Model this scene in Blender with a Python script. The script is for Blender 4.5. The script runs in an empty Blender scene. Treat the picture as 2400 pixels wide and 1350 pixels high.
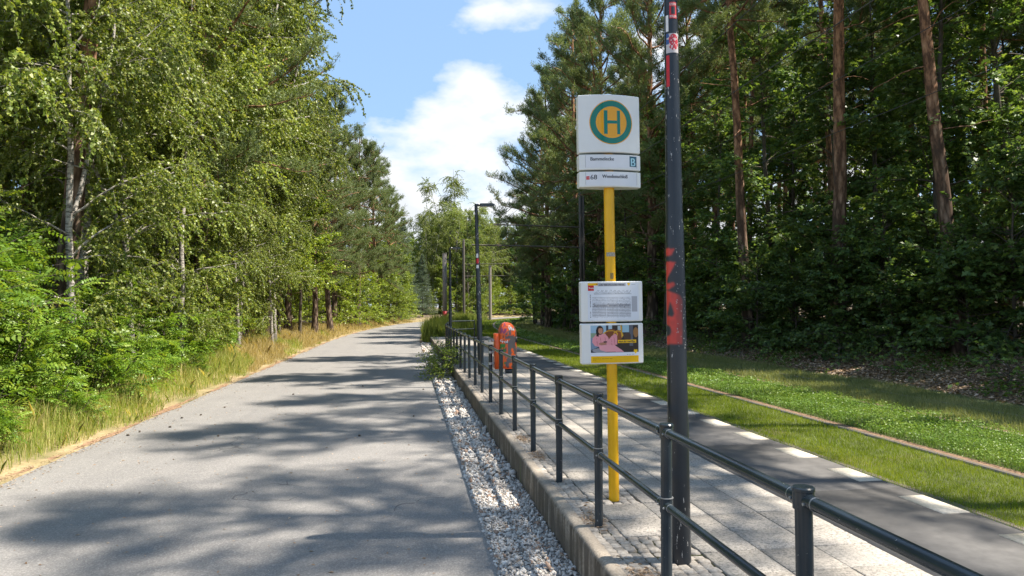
import bpy, math, random
import numpy as np
from mathutils import Vector, Matrix

# ------------------------------------------------------------------ camera, world, sun
scene = bpy.context.scene
COL = scene.collection
YAW = math.atan(245 / 1667)
PITCH = math.radians(1.49)
ROLL = math.radians(0.4)
CAM_Z = 1.67
fwd = Vector((math.sin(YAW) * math.cos(PITCH), math.cos(YAW) * math.cos(PITCH), math.sin(PITCH)))
rgt = Vector((math.cos(YAW), -math.sin(YAW), 0))
upv = rgt.cross(fwd)
r2 = rgt * math.cos(ROLL) - upv * math.sin(ROLL)
u2 = upv * math.cos(ROLL) + rgt * math.sin(ROLL)
cd = bpy.data.cameras.new('camera')
cam = bpy.data.objects.new('camera', cd)
COL.objects.link(cam)
cd.sensor_width = 36
cd.lens = 25.0
cd.clip_end = 4000
cd.clip_start = 0.05
M = Matrix((r2, u2, -fwd)).transposed().to_4x4()
M.translation = (0, 0, CAM_Z)
cam.matrix_world = M
scene.camera = cam

SUN_EL = math.radians(58)
SUN_AZ = math.atan2(rgt.x, rgt.y)
sun_dir = Vector((math.sin(SUN_AZ) * math.cos(SUN_EL), math.cos(SUN_AZ) * math.cos(SUN_EL), math.sin(SUN_EL)))
ld = bpy.data.lights.new('sun', 'SUN')
ld.energy = 3.25
ld.angle = math.radians(0.53)
ld.color = (1.0, 0.92, 0.80)
lo = bpy.data.objects.new('sun', ld)
lo.rotation_euler = sun_dir.to_track_quat('Z', 'Y').to_euler()
lo.location = sun_dir * 60
COL.objects.link(lo)

world = bpy.data.worlds.new('World')
scene.world = world
world.use_nodes = True
wn, wl = world.node_tree.nodes, world.node_tree.links
for n in list(wn):
    wn.remove(n)


def wnode(t, **kw):
    n = wn.new(t)
    for k, v in kw.items():
        setattr(n, k, v)
    return n


sky = wnode('ShaderNodeTexSky', sky_type='NISHITA', sun_disc=False)
sky.sun_elevation = SUN_EL
sky.sun_rotation = SUN_AZ
sky.air_density = 1.0
sky.dust_density = 0.15
sky.ozone_density = 2.2
tc = wnode('ShaderNodeTexCoord')
mp = wnode('ShaderNodeMapping')
mp.inputs['Location'].default_value = (3.183, 6.117, 7.2)
mp.inputs['Scale'].default_value = (1, 1, 2.1)
wl.new(tc.outputs['Generated'], mp.inputs['Vector'])
nz = wnode('ShaderNodeTexNoise')
nz.inputs['Scale'].default_value = 4.2
nz.inputs['Detail'].default_value = 9
nz.inputs['Roughness'].default_value = 0.52
wl.new(mp.outputs[0], nz.inputs['Vector'])
sep = wnode('ShaderNodeSeparateXYZ')
wl.new(tc.outputs['Generated'], sep.inputs[0])
bias = wnode('ShaderNodeMapRange')          # clouds pile up towards the horizon
bias.inputs['From Min'].default_value = 0.02
bias.inputs['From Max'].default_value = 0.36
bias.inputs['To Min'].default_value = 0.08
bias.inputs['To Max'].default_value = -0.035
wl.new(sep.outputs['Z'], bias.inputs['Value'])
add = wnode('ShaderNodeMath', operation='ADD')
wl.new(nz.outputs['Fac'], add.inputs[0])
wl.new(bias.outputs[0], add.inputs[1])
cr = wnode('ShaderNodeValToRGB')
cr.color_ramp.elements[0].position = 0.50
cr.color_ramp.elements[1].position = 0.61
cr.color_ramp.elements[0].color = (0, 0, 0, 1)
cr.color_ramp.elements[1].color = (0.92, 0.92, 0.92, 1)
wl.new(add.outputs[0], cr.inputs[0])
cc = wnode('ShaderNodeValToRGB')              # thicker cloud is a touch greyer
cc.color_ramp.elements[0].position = 0.52
cc.color_ramp.elements[0].color = (1, 1, 1, 1)
cc.color_ramp.elements[1].position = 0.70
cc.color_ramp.elements[1].color = (0.76, 0.79, 0.85, 1)
wl.new(add.outputs[0], cc.inputs[0])
cm = wnode('ShaderNodeMix', data_type='RGBA', blend_type='MULTIPLY')
cm.inputs['Factor'].default_value = 1.0
wl.new(cc.outputs[0], cm.inputs['A'])
CLOUD = 2.3
cm.inputs['B'].default_value = (CLOUD, CLOUD * 0.985, CLOUD * 0.955, 1)
mx = wnode('ShaderNodeMix', data_type='RGBA')
wl.new(cr.outputs[0], mx.inputs['Factor'])
even = wnode('ShaderNodeMix', data_type='RGBA')      # summer air: the whole dome evened out towards one blue
even.inputs['Factor'].default_value = 0.88
wl.new(sky.outputs[0], even.inputs['A'])
even.inputs['B'].default_value = (0.62, 0.99, 1.52, 1)
wl.new(even.outputs['Result'], mx.inputs['A'])
wl.new(cm.outputs['Result'], mx.inputs['B'])
bg = wnode('ShaderNodeBackground')
bg.inputs['Strength'].default_value = 0.15
wl.new(mx.outputs['Result'], bg.inputs['Color'])
wo = wnode('ShaderNodeOutputWorld')
wl.new(bg.outputs[0], wo.inputs[0])

scene.view_settings.view_transform = 'Standard'
scene.view_settings.look = 'None'
scene.view_settings.gamma = 1
scene.view_settings.use_curve_mapping = False
scene.view_settings.exposure = 1.88
scene.render.engine = 'CYCLES'
cy = scene.cycles
cy.max_bounces = 5
cy.diffuse_bounces = 2
cy.glossy_bounces = 2
cy.transmission_bounces = 4
cy.transparent_max_bounces = 4
cy.caustics_reflective = False
cy.caustics_refractive = False
cy.use_denoising = True

# ------------------------------------------------------------------ helpers


def lin(r, g, b):
    f = lambda c: (c / 255 / 12.92) if c / 255 <= 0.04045 else ((c / 255 + 0.055) / 1.055) ** 2.4
    return (f(r), f(g), f(b), 1)


class MB:
    """collects faces; build() links them as one mesh object"""

    def __init__(s):
        s.v, s.f, s.n = [], [], 0

    def add(s, verts, faces, v=0.5, m=0):
        verts = np.asarray(verts, np.float32).reshape(-1, 3)
        faces = np.asarray(faces, np.int32)
        val = np.broadcast_to(np.asarray(v, np.float32), (len(faces),))
        s.v.append(verts)
        s.f.append((faces + s.n, val, m))
        s.n += len(verts)

    def poly(s, verts, v=0.5, m=0):
        s.add(verts, [list(range(len(verts)))], v, m)

    def box(s, x0, x1, y0, y1, z0, z1, v=0.5, m=0):
        p = [(x, y, z) for z in (z0, z1) for y in (y0, y1) for x in (x0, x1)]
        s.add(p, [(0, 2, 3, 1), (4, 5, 7, 6), (0, 1, 5, 4), (2, 6, 7, 3), (0, 4, 6, 2), (1, 3, 7, 5)], v, m)

    def tube(s, pts, rad, k=8, caps=True, v=0.5, m=0):
        pts = np.asarray(pts, float)
        n = len(pts)
        rad = np.broadcast_to(np.asarray(rad, float), (n,))
        t = np.gradient(pts, axis=0)
        t /= np.linalg.norm(t, axis=1)[:, None] + 1e-9
        ref = np.array([1.0, 0, 0]) if abs(t.mean(0)[2]) > 0.6 else np.array([0, 0, 1.0])
        a = np.cross(t, ref)
        a /= np.linalg.norm(a, axis=1)[:, None] + 1e-9
        b = np.cross(t, a)
        ang = np.linspace(0, 2 * np.pi, k, endpoint=False)
        ring = pts[:, None] + rad[:, None, None] * (np.cos(ang)[None, :, None] * a[:, None] + np.sin(ang)[None, :, None] * b[:, None])
        i = np.arange(n - 1)[:, None] * k
        j = np.arange(k)[None]
        j2 = (j + 1) % k
        q = np.stack([i + j, i + j2, i + k + j2, i + k + j], -1).reshape(-1, 4)
        s.add(ring.reshape(-1, 3), q, v, m)
        if caps:
            s.poly(ring[0], v, m)
            s.poly(ring[-1][::-1], v, m)

    def mesh(s, name, mats, smooth=False):
        me = bpy.data.meshes.new(name)
        V = np.concatenate(s.v)
        me.vertices.add(len(V))
        me.vertices.foreach_set('co', V.ravel())
        loops = np.concatenate([f.ravel() for f, _, _ in s.f])
        tot = np.concatenate([np.full(len(f), f.shape[1], np.int32) for f, _, _ in s.f])
        st = np.concatenate([[0], np.cumsum(tot)[:-1]]).astype(np.int32)
        me.loops.add(len(loops))
        me.loops.foreach_set('vertex_index', loops.astype(np.int32))
        me.polygons.add(len(tot))
        me.polygons.foreach_set('loop_start', st)
        me.polygons.foreach_set('loop_total', tot)
        mi = np.concatenate([np.full(len(f), m, np.int32) for f, _, m in s.f])
        me.polygons.foreach_set('material_index', mi)
        if smooth:
            me.polygons.foreach_set('use_smooth', np.ones(len(tot), bool))
        at = me.attributes.new('v', 'FLOAT', 'FACE')
        at.data.foreach_set('value', np.concatenate([v for _, v, _ in s.f]).astype(np.float32))
        for m in (mats if isinstance(mats, (list, tuple)) else [mats]):
            me.materials.append(m)
        me.update(calc_edges=True)
        return me

    def build(s, name, mats, parent=None, smooth=False, loc=None, rot=None):
        return ob(name, s.mesh(name, mats, smooth), parent, loc, rot)


def ob(name, data, parent=None, loc=None, rot=None, scale=None):
    o = bpy.data.objects.new(name, data)
    COL.objects.link(o)
    if parent is not None:
        o.parent = parent
    if loc is not None:
        o.location = loc
    if rot is not None:
        o.rotation_euler = rot
    if scale is not None:
        o.scale = scale
    return o


def tag(o, label=None, cat=None, group=None, kind=None):
    if label:
        o['label'] = label
    if cat:
        o['category'] = cat
    if group:
        o['group'] = group
    if kind:
        o['kind'] = kind
    return o


def empty(name, loc, label, cat, group=None, rz=0):
    o = ob(name, None, None, loc, (0, 0, rz))
    o.empty_display_size = 0.2
    return tag(o, label, cat, group)


def autosmooth(o, deg=40):
    me = o.data
    me.polygons.foreach_set('use_smooth', np.ones(len(me.polygons), bool))
    me.set_sharp_from_angle(angle=math.radians(deg))
    return o


# ------------------------------------------------------------------ materials
class NT:
    def __init__(s, name):
        s.m = bpy.data.materials.new(name)
        s.m.use_nodes = True
        s.N, s.L = s.m.node_tree.nodes, s.m.node_tree.links
        s.b = s.N['Principled BSDF']
        s.out = s.N['Material Output']
        s._c = None

    def n(s, t, ins=None, **kw):
        x = s.N.new(t)
        for k, v in kw.items():
            setattr(x, k, v)
        for k, v in (ins or {}).items():
            s.set(x.inputs[k], v)
        return x

    def set(s, sock, v):
        if isinstance(v, bpy.types.NodeSocket):
            s.L.new(v, sock)
        else:
            sock.default_value = v

    @property
    def obj(s):
        if s._c is None:
            s._c = s.N.new('ShaderNodeTexCoord')
        return s._c.outputs['Object']

    @property
    def pos(s):
        return s.n('ShaderNodeNewGeometry').outputs['Position']

    def map(s, vec, scale=(1, 1, 1), loc=(0, 0, 0)):
        return s.n('ShaderNodeMapping', {'Vector': vec, 'Scale': scale, 'Location': loc}).outputs[0]

    def noise(s, vec, scale, detail=4, rough=0.55, dist=0.0):
        return s.n('ShaderNodeTexNoise', {'Vector': vec, 'Scale': scale, 'Detail': detail, 'Roughness': rough, 'Distortion': dist}).outputs['Fac']

    def ramp(s, fac, stops):
        r = s.n('ShaderNodeValToRGB', {'Fac': fac})
        e = r.color_ramp.elements
        while len(e) < len(stops):
            e.new(0.5)
        for k, (p, c) in enumerate(stops):
            e[k].position = p
            e[k].color = c if len(c) == 4 else (*c, 1)
        return r.outputs['Color']

    def mix(s, fac, a, b, mode='MIX'):
        x = s.n('ShaderNodeMix', data_type='RGBA', blend_type=mode)
        s.set(x.inputs['Factor'], fac)
        s.set(x.inputs['A'], a)
        s.set(x.inputs['B'], b)
        return x.outputs['Result']

    def math(s, op, a, b=0.0):
        x = s.n('ShaderNodeMath', operation=op)
        s.set(x.inputs[0], a)
        s.set(x.inputs[1], b)
        return x.outputs[0]

    def attr(s, name='v', out='Fac'):
        return s.n('ShaderNodeAttribute', attribute_name=name).outputs[out]

    def rnd(s):
        return s.n('ShaderNodeObjectInfo').outputs['Random']

    def bump(s, h, strength=0.3, dist=0.01):
        s.L.new(s.n('ShaderNodeBump', {'Height': h, 'Strength': strength, 'Distance': dist}).outputs[0], s.b.inputs['Normal'])

    def done(s, color=None, rough=0.7, spec=0.4, metal=0.0):
        if color is not None:
            s.set(s.b.inputs['Base Color'], color)
        s.set(s.b.inputs['Roughness'], rough)
        s.set(s.b.inputs['Specular IOR Level'], spec)
        s.set(s.b.inputs['Metallic'], metal)
        return s.m


G = lambda x, y=None, z=None: (x, x if y is None else y, x if z is None else z, 1)


def m_plain(name, c, rough=0.5, spec=0.4, metal=0.0, var=0.12, scale=14):
    t = NT(name)
    f = t.noise(t.obj, scale, 4)
    c1 = tuple(min(1, k * (1 - var)) for k in c[:3]) + (1,)
    c2 = tuple(min(1, k * (1 + var)) for k in c[:3]) + (1,)
    return t.done(t.ramp(f, [(0.3, c1), (0.7, c2)]), rough, spec, metal)


def m_asphalt():
    t = NT('asphalt')
    p = t.pos
    big = t.noise(p, 0.5, 5)
    mid = t.noise(t.map(p, (1, 0.25, 1)), 3.0, 5)
    fine = t.noise(p, 130, 2)
    stone = t.n('ShaderNodeTexVoronoi', {'Vector': p, 'Scale': 95}).outputs['Color']
    base = t.ramp(big, [(0.3, G(0.190, 0.178, 0.168)), (0.72, G(0.243, 0.226, 0.209))])
    base = t.mix(t.ramp(mid, [(0.42, G(0)), (0.75, G(0.55))]), base, G(0.26, 0.245, 0.225))
    base = t.mix(t.ramp(t.noise(t.map(p, (1.6, 0.12, 1)), 1.1, 4), [(0.5, G(0)), (0.7, G(0.35))]), base, G(0.13, 0.125, 0.12))
    base = t.mix(0.42, base, t.ramp(stone, [(0.1, G(0.09)), (0.6, G(0.20)), (0.95, G(0.42, 0.40, 0.38))]), 'MIX')
    crack = t.n('ShaderNodeTexVoronoi', {'Vector': t.n('ShaderNodeVectorMath', {0: p, 1: t.n('ShaderNodeTexNoise', {'Vector': p, 'Scale': 1.7}).outputs['Color']}, operation='ADD').outputs[0], 'Scale': 0.42}, feature='DISTANCE_TO_EDGE').outputs['Distance']
    crm = t.math('MULTIPLY', t.math('LESS_THAN', crack, 0.004), t.math('GREATER_THAN', big, 0.56))
    base = t.mix(t.math('MULTIPLY', crm, 0.6), base, G(0.05))
    t.bump(fine, 0.35, 0.004)
    return t.done(base, 0.82, 0.3)


def m_slab():
    t = NT('paving_slab')
    p = t.pos
    sp = t.n('ShaderNodeTexVoronoi', {'Vector': p, 'Scale': 120}).outputs['Color']
    sp2 = t.noise(p, 40, 4, 0.75)
    base = t.ramp(sp2, [(0.41, G(0.09, 0.08, 0.07)), (0.49, G(0.32, 0.285, 0.245)), (0.7, G(0.47, 0.42, 0.36))])
    base = t.mix(0.35, base, t.ramp(sp, [(0.15, G(0.10)), (0.5, G(0.34, 0.32, 0.29)), (0.9, G(0.52, 0.49, 0.45))]))
    stain = t.noise(p, 2.2, 5, 0.6)
    base = t.mix(t.ramp(stain, [(0.4, G(0.0)), (0.7, G(0.55))]), base, G(0.27, 0.25, 0.22))
    tone = t.n('ShaderNodeMapRange', {'Value': t.rnd(), 'To Min': 0.86, 'To Max': 1.10}).outputs[0]
    base = t.mix(1.0, base, t.n('ShaderNodeCombineColor', {0: tone, 1: tone, 2: tone}).outputs[0], 'MULTIPLY')
    t.bump(sp2, 0.4, 0.003)
    return t.done(base, 0.8, 0.35)


def m_noise2(name, a, b, scale, rough=0.8, bump=0.0, bscale=None, spec=0.35, stretch=(1, 1, 1), lo=0.35, hi=0.68, bd=0.01, c=None, cscale=1.0, clo=0.45, chi=0.7):
    t = NT(name)
    p = t.map(t.pos, stretch)
    f = t.noise(p, scale, 6, 0.6)
    col = t.ramp(f, [(lo, a), (hi, b)])
    if c is not None:
        col = t.mix(t.ramp(t.noise(p, cscale, 5, 0.6), [(clo, G(0)), (chi, G(1))]), col, c)
    if bump:
        t.bump(t.noise(p, bscale or scale, 5), bump, bd)
    return t.done(col, rough, spec)


def m_wall():
    t = NT('wall_concrete')
    p = t.pos
    grain = t.noise(p, 60, 4)
    base = t.ramp(grain, [(0.3, G(0.25, 0.21, 0.165)), (0.7, G(0.43, 0.375, 0.31))])
    streak = t.noise(t.map(p, (0.2, 9, 0.55)), 1.6, 5, 0.6, 0.6)
    blot = t.noise(p, 2.6, 5, 0.65)
    up = t.n('ShaderNodeSeparateXYZ', {0: t.n('ShaderNodeNewGeometry').outputs['Normal']}).outputs[2]
    side = t.math('SUBTRACT', 1.0, t.n('ShaderNodeMapRange', {'Value': up, 'From Min': 0.3, 'From Max': 0.9}).outputs[0])
    moss = t.math('MULTIPLY', t.math('MULTIPLY', t.ramp(t.math('ADD', t.math('MULTIPLY', streak, 0.7), t.math('MULTIPLY', blot, 0.5)), [(0.44, G(0)), (0.62, G(1))]), side), 0.9)
    base = t.mix(moss, base, G(0.065, 0.050, 0.034))
    gm = t.math('MULTIPLY', t.math('MULTIPLY', t.ramp(t.noise(t.map(p, (1, 3, 0.6)), 0.9, 4), [(0.60, G(0)), (0.68, G(1))]), side), 0.8)
    base = t.mix(gm, base, G(0.11, 0.15, 0.03))
    topst = t.ramp(blot, [(0.42, G(0)), (0.7, G(0.6))])
    base = t.mix(topst, base, G(0.16, 0.14, 0.12))
    t.bump(grain, 0.5, 0.006)
    return t.done(base, 0.9, 0.25)


def m_metal(name='painted_steel', c=(0.020, 0.030, 0.038), chips=0.715):
    t = NT(name)
    p = t.pos
    f = t.noise(p, 5, 4)
    base = t.ramp(f, [(0.3, G(c[0] * 0.85, c[1] * 0.85, c[2] * 0.85)), (0.7, G(c[0] * 1.25, c[1] * 1.25, c[2] * 1.25))])
    ch = t.math('GREATER_THAN', t.noise(p, 55, 3, 0.6), chips)
    base = t.mix(t.math('MULTIPLY', ch, 0.8), base, G(0.42, 0.42, 0.41))
    dust = t.ramp(t.noise(p, 1.3, 5, 0.7), [(0.45, G(0)), (0.8, G(0.35))])
    base = t.mix(dust, base, G(0.07, 0.075, 0.075))
    return t.done(base, t.n('ShaderNodeMapRange', {'Value': f, 'To Min': 0.16, 'To Max': 0.30}).outputs[0], 0.5)


def m_lamp():
    """dark painted pole, scuffed to white primer in vertical scrapes"""
    t = NT('lamp_pole_paint')
    p = t.obj
    base = t.ramp(t.noise(p, 4, 4), [(0.3, G(0.010, 0.014, 0.019)), (0.7, G(0.020, 0.026, 0.033))])
    sc = t.math('GREATER_THAN', t.noise(t.map(p, (1, 1, 0.22)), 60, 4, 0.65), 0.635)
    reg = t.math('GREATER_THAN', t.noise(t.map(p, (3, 3, 0.5)), 2.4, 3), 0.47)
    base = t.mix(t.math('MULTIPLY', t.math('MULTIPLY', sc, reg), 0.85), base, G(0.55, 0.53, 0.5))
    return t.done(base, 0.3, 0.5)


def m_vcol(name, rough=0.4, spec=0.4, coat=0.0):
    t = NT(name)
    t.set(t.b.inputs['Coat Weight'], coat)
    return t.done(t.attr('Col', 'Color'), rough, spec)


def m_leaf(name, c1, c2, c3, trans=0.35, rough=0.45, spec=0.35, ovar=0.22):
    t = NT(name)
    col = t.ramp(t.attr('v'), [(0.0, (*c1, 1)), (0.55, (*c2, 1)), (1.0, (*c3, 1))])
    k = t.n('ShaderNodeMapRange', {'Value': t.rnd(), 'To Min': 1 - ovar, 'To Max': 1 + ovar}).outputs[0]
    col = t.mix(1.0, col, t.n('ShaderNodeCombineColor', {0: k, 1: k, 2: k}).outputs[0], 'MULTIPLY')
    t.done(col, rough, spec)
    tr = t.n('ShaderNodeBsdfTranslucent', {'Color': t.mix(1.0, col, (1.25, 1.15, 0.5, 1), 'MULTIPLY')})
    mxs = t.n('ShaderNodeMixShader', {0: trans})
    t.L.new(t.b.outputs[0], mxs.inputs[1])
    t.L.new(tr.outputs[0], mxs.inputs[2])
    t.L.new(mxs.outputs[0], t.out.inputs[0])
    return t.m


def m_pinebark():
    t = NT('pine_bark')
    p = t.obj
    z = t.n('ShaderNodeSeparateXYZ', {0: p}).outputs[2]
    plates = t.n('ShaderNodeTexVoronoi', {'Vector': t.map(p, (8, 8, 2.2)), 'Scale': 1.0, 'Randomness': 1.0}).outputs['Distance']
    fine = t.noise(t.map(p, (6, 6, 2)), 4, 5)
    low = t.ramp(t.math('ADD', plates, t.math('MULTIPLY', fine, 0.5)), [(0.25, G(0.36, 0.28, 0.22)), (0.55, G(0.22, 0.16, 0.12)), (0.8, G(0.07, 0.05, 0.038))])
    high = t.ramp(t.math('ADD', t.math('MULTIPLY', plates, 0.5), t.math('MULTIPLY', fine, 0.8)), [(0.35, G(0.52, 0.31, 0.18)), (0.6, G(0.34, 0.18, 0.10)), (0.8, G(0.12, 0.065, 0.04))])
    k = t.n('ShaderNodeMapRange', {'Value': t.math('ADD', z, t.math('MULTIPLY', t.noise(p, 1.2, 4), 5.0)), 'From Min': 5.5, 'From Max': 11.0}).outputs[0]
    t.bump(plates, 0.8, 0.03)
    return t.done(t.mix(k, low, high), 0.9, 0.2)


def m_birchbark():
    t = NT('birch_bark')
    p = t.obj
    f = t.noise(t.map(p, (3, 3, 9)), 2.2, 5, 0.65)
    z = t.n('ShaderNodeSeparateXYZ', {0: p}).outputs[2]
    col = t.ramp(f, [(0.38, G(0.05, 0.045, 0.04)), (0.50, G(0.36, 0.33, 0.29)), (0.75, G(0.60, 0.57, 0.52))])
    k = t.n('ShaderNodeMapRange', {'Value': t.math('ADD', z, t.math('MULTIPLY', t.noise(p, 3), 1.6)), 'From Min': 0.6, 'From Max': 2.2}).outputs[0]
    return t.done(t.mix(k, G(0.10, 0.09, 0.08), col), 0.75, 0.3)


MAT = {}
MAT['asphalt'] = m_asphalt()
MAT['slab'] = m_slab()
MAT['edge'] = m_noise2('edge_concrete', G(0.078, 0.075, 0.073), G(0.112, 0.107, 0.103), 7, 0.75, 0.25, 140, bd=0.003, c=G(0.13, 0.122, 0.113), cscale=1.1, clo=0.5, chi=0.85)
MAT['tile'] = m_noise2('pale_tile', G(0.47, 0.42, 0.345), G(0.64, 0.575, 0.475), 40, 0.75, 0.4, 60, c=G(0.36, 0.33, 0.26), cscale=4)
MAT['wall'] = m_wall()
MAT['joint'] = m_noise2('joint_sand', G(0.05, 0.042, 0.03), G(0.12, 0.10, 0.07), 25, 0.95, c=G(0.06, 0.07, 0.02), cscale=3)
MAT['soil'] = m_noise2('forest_soil', G(0.075, 0.052, 0.034), G(0.20, 0.15, 0.10), 6, 0.95, 0.8, 20, c=G(0.11, 0.12, 0.035), cscale=0.35, clo=0.5, chi=0.75, bd=0.03)
MAT['turf'] = m_noise2('turf_soil', G(0.045, 0.055, 0.016), G(0.09, 0.11, 0.03), 5, 0.95, 0.6, 30, c=G(0.12, 0.09, 0.05), cscale=1.2, clo=0.55, chi=0.8)
MAT['verge'] = m_noise2('verge_soil', G(0.24, 0.18, 0.10), G(0.38, 0.29, 0.16), 8, 0.95, 0.6, 40, c=G(0.12, 0.12, 0.04), cscale=0.8, clo=0.45, chi=0.7)
MAT['needle_litter'] = m_noise2('needle_litter', G(0.17, 0.095, 0.055), G(0.34, 0.22, 0.135), 18, 0.95, 0.6, 60)
MAT['gravel_bed'] = m_noise2('gravel_bed', G(0.10, 0.095, 0.085), G(0.34, 0.32, 0.30), 45, 0.95, 0.8, 60)
MAT['rail_soil'] = m_noise2('rail_soil', G(0.14, 0.085, 0.05), G(0.25, 0.16, 0.10), 20, 0.95, 0.6, 50)
MAT['rail_steel'] = m_plain('rail_steel', G(0.20, 0.17, 0.15), 0.45, 0.5, 0.5)
MAT['metal'] = m_metal()
MAT['lamp'] = m_lamp()
MAT['galv'] = m_plain('galvanised_steel', G(0.42, 0.43, 0.44), 0.4, 0.5, 0.7)
MAT['taupe'] = m_plain('taupe_column_paint', G(0.30, 0.255, 0.225), 0.6, 0.3)
MAT['cat_steel'] = m_plain('mast_steel', G(0.115, 0.10, 0.085), 0.6, 0.3)
MAT['wire'] = m_plain('wire', G(0.05, 0.05, 0.045), 0.6)
MAT['white'] = m_plain('white_panel_plastic', G(0.80, 0.80, 0.77), 0.16, 0.5, var=0.02)
MAT['paper'] = m_plain('print_paper', G(0.76, 0.77, 0.80), 0.2, 0.5, var=0.02)
MAT['p_green'] = m_plain('print_green', lin(0, 118, 100), 0.15, 0.5, var=0.03)
MAT['p_yellow'] = m_plain('print_yellow', lin(236, 165, 12), 0.15, 0.5, var=0.03)
MAT['p_black'] = m_plain('print_black', G(0.03, 0.035, 0.045), 0.4)
MAT['p_grey'] = m_plain('print_grey', G(0.20, 0.20, 0.22), 0.4)
MAT['p_red'] = m_plain('print_red', lin(200, 22, 30), 0.3)
MAT['p_blue'] = m_plain('print_blue', lin(52, 96, 116), 0.3)
MAT['p_cyan'] = m_plain('print_cyan', lin(176, 222, 232), 0.3)
MAT['p_white'] = m_plain('print_white', G(0.78), 0.4)
MAT['print'] = m_vcol('printed_sheet', 0.22, 0.5)
MAT['bin_paint'] = m_vcol('sprayed_bin_paint', 0.35, 0.5)
MAT['graffiti'] = m_vcol('sprayed_pole_paint', 0.35, 0.45)
MAT['sticker'] = m_plain('sticker_red', lin(196, 40, 48), 0.5)


def m_yellow_pole():
    t = NT('yellow_pole_paint')
    p = t.obj
    base = t.ramp(t.noise(p, 6, 4), [(0.3, lin(226, 166, 0)), (0.7, lin(240, 184, 8))])
    sc = t.math('GREATER_THAN', t.noise(t.map(p, (1, 1, 0.12)), 70, 4, 0.65), 0.68)
    base = t.mix(t.math('MULTIPLY', sc, 0.6), base, G(0.20, 0.12, 0.03))
    dirt = t.ramp(t.noise(t.map(p, (1, 1, 0.4)), 7, 5), [(0.55, G(0)), (0.8, G(0.5))])
    return t.done(t.mix(dirt, base, G(0.30, 0.20, 0.06)), 0.35, 0.5)


MAT['yellow'] = m_yellow_pole()
t = NT('cobble')
f = t.noise(t.pos, 40, 4)
cb = t.ramp(f, [(0.3, G(0.24, 0.21, 0.18)), (0.7, G(0.44, 0.40, 0.35))])
kk = t.n('ShaderNodeMapRange', {'Value': t.rnd(), 'To Min': 0.72, 'To Max': 1.2}).outputs[0]
cb = t.mix(1.0, cb, t.n('ShaderNodeCombineColor', {0: kk, 1: kk, 2: kk}).outputs[0], 'MULTIPLY')
t.bump(f, 0.4, 0.004)
MAT['cobble'] = t.done(cb, 0.8, 0.35)
t = NT('gravel_stone')
MAT['gravel'] = t.done(t.mix(0.25, t.ramp(t.attr('v'), [(0.0, G(0.17, 0.14, 0.11)), (0.3, G(0.36, 0.33, 0.30)), (0.8, G(0.66, 0.62, 0.57)), (0.93, G(0.78, 0.74, 0.68)), (0.95, G(0.36, 0.20, 0.12)), (1.0, G(0.30, 0.17, 0.09))]), t.ramp(t.noise(t.pos, 120, 3), [(0.3, G(0.1)), (0.7, G(0.6))])), 0.8, 0.3)
MAT['pine_bark'] = m_pinebark()
MAT['birch_bark'] = m_birchbark()
MAT['bark'] = m_noise2('grey_bark', G(0.06, 0.05, 0.04), G(0.15, 0.125, 0.10), 5, 0.95, 0.7, 12, stretch=(3, 3, 0.8), bd=0.02)
MAT['birch_leaf'] = m_leaf('birch_leaf', (0.115, 0.175, 0.03), (0.215, 0.29, 0.05), (0.38, 0.42, 0.12), 0.42, 0.42, 0.4)
MAT['oak_leaf'] = m_leaf('oak_leaf', (0.065, 0.125, 0.038), (0.12, 0.21, 0.058), (0.22, 0.31, 0.075), 0.42, 0.45, 0.4)
MAT['maple_leaf'] = m_leaf('lime_leaf', (0.125, 0.2, 0.024), (0.215, 0.31, 0.035), (0.36, 0.4, 0.065), 0.42, 0.38, 0.45)
MAT['robinia_leaf'] = m_leaf('robinia_leaf', (0.1, 0.2, 0.026), (0.17, 0.295, 0.036), (0.3, 0.4, 0.06), 0.4, 0.42, 0.4)
MAT['needle'] = m_leaf('pine_needle', (0.115, 0.165, 0.065), (0.18, 0.24, 0.1), (0.27, 0.31, 0.14), 0.3, 0.5, 0.3, 0.15)
MAT['spruce_needle'] = m_leaf('spruce_needle', (0.09, 0.138, 0.09), (0.132, 0.186, 0.12), (0.192, 0.24, 0.144), 0.2, 0.5, 0.3, 0.1)
MAT['lawn'] = m_leaf('lawn_blade', (0.13, 0.185, 0.012), (0.205, 0.275, 0.016), (0.33, 0.37, 0.045), 0.35, 0.5, 0.3)
MAT['clover'] = m_leaf('clover_leaf', (0.070, 0.135, 0.022), (0.112, 0.20, 0.030), (0.18, 0.26, 0.048), 0.35, 0.45, 0.35)
MAT['dry_lawn'] = m_leaf('dry_lawn_blade', (0.1365, 0.1625, 0.0546), (0.208, 0.234, 0.0845), (0.338, 0.325, 0.156), 0.3, 0.55, 0.3)
MAT['tall_grass'] = m_leaf('tall_grass_blade', (0.16, 0.25, 0.035), (0.32, 0.37, 0.085), (0.58, 0.5, 0.23), 0.4, 0.5, 0.3)
MAT['dry_grass'] = m_leaf('dry_grass_blade', (0.36, 0.31, 0.1), (0.52, 0.42, 0.19), (0.66, 0.55, 0.31), 0.35, 0.55, 0.25)
MAT['weed'] = m_leaf('weed_blade', (0.13, 0.2, 0.035), (0.21, 0.28, 0.055), (0.38, 0.4, 0.12), 0.38, 0.5, 0.3)
MAT['litter'] = m_leaf('leaf_litter', (0.22, 0.14, 0.085), (0.44, 0.31, 0.21), (0.66, 0.53, 0.41), 0.15, 0.6, 0.3)

# ------------------------------------------------------------------ terrain


def curve_shift(y):
    y = np.asarray(y, float)
    yy = np.clip(y, 38, 150)
    c = (yy - 38) ** 2 / 590 + np.clip(yy - 85, 0, None) ** 2 / 250
    return c + np.where(y > 150, (y - 150) * 0.9, 0)


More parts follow.
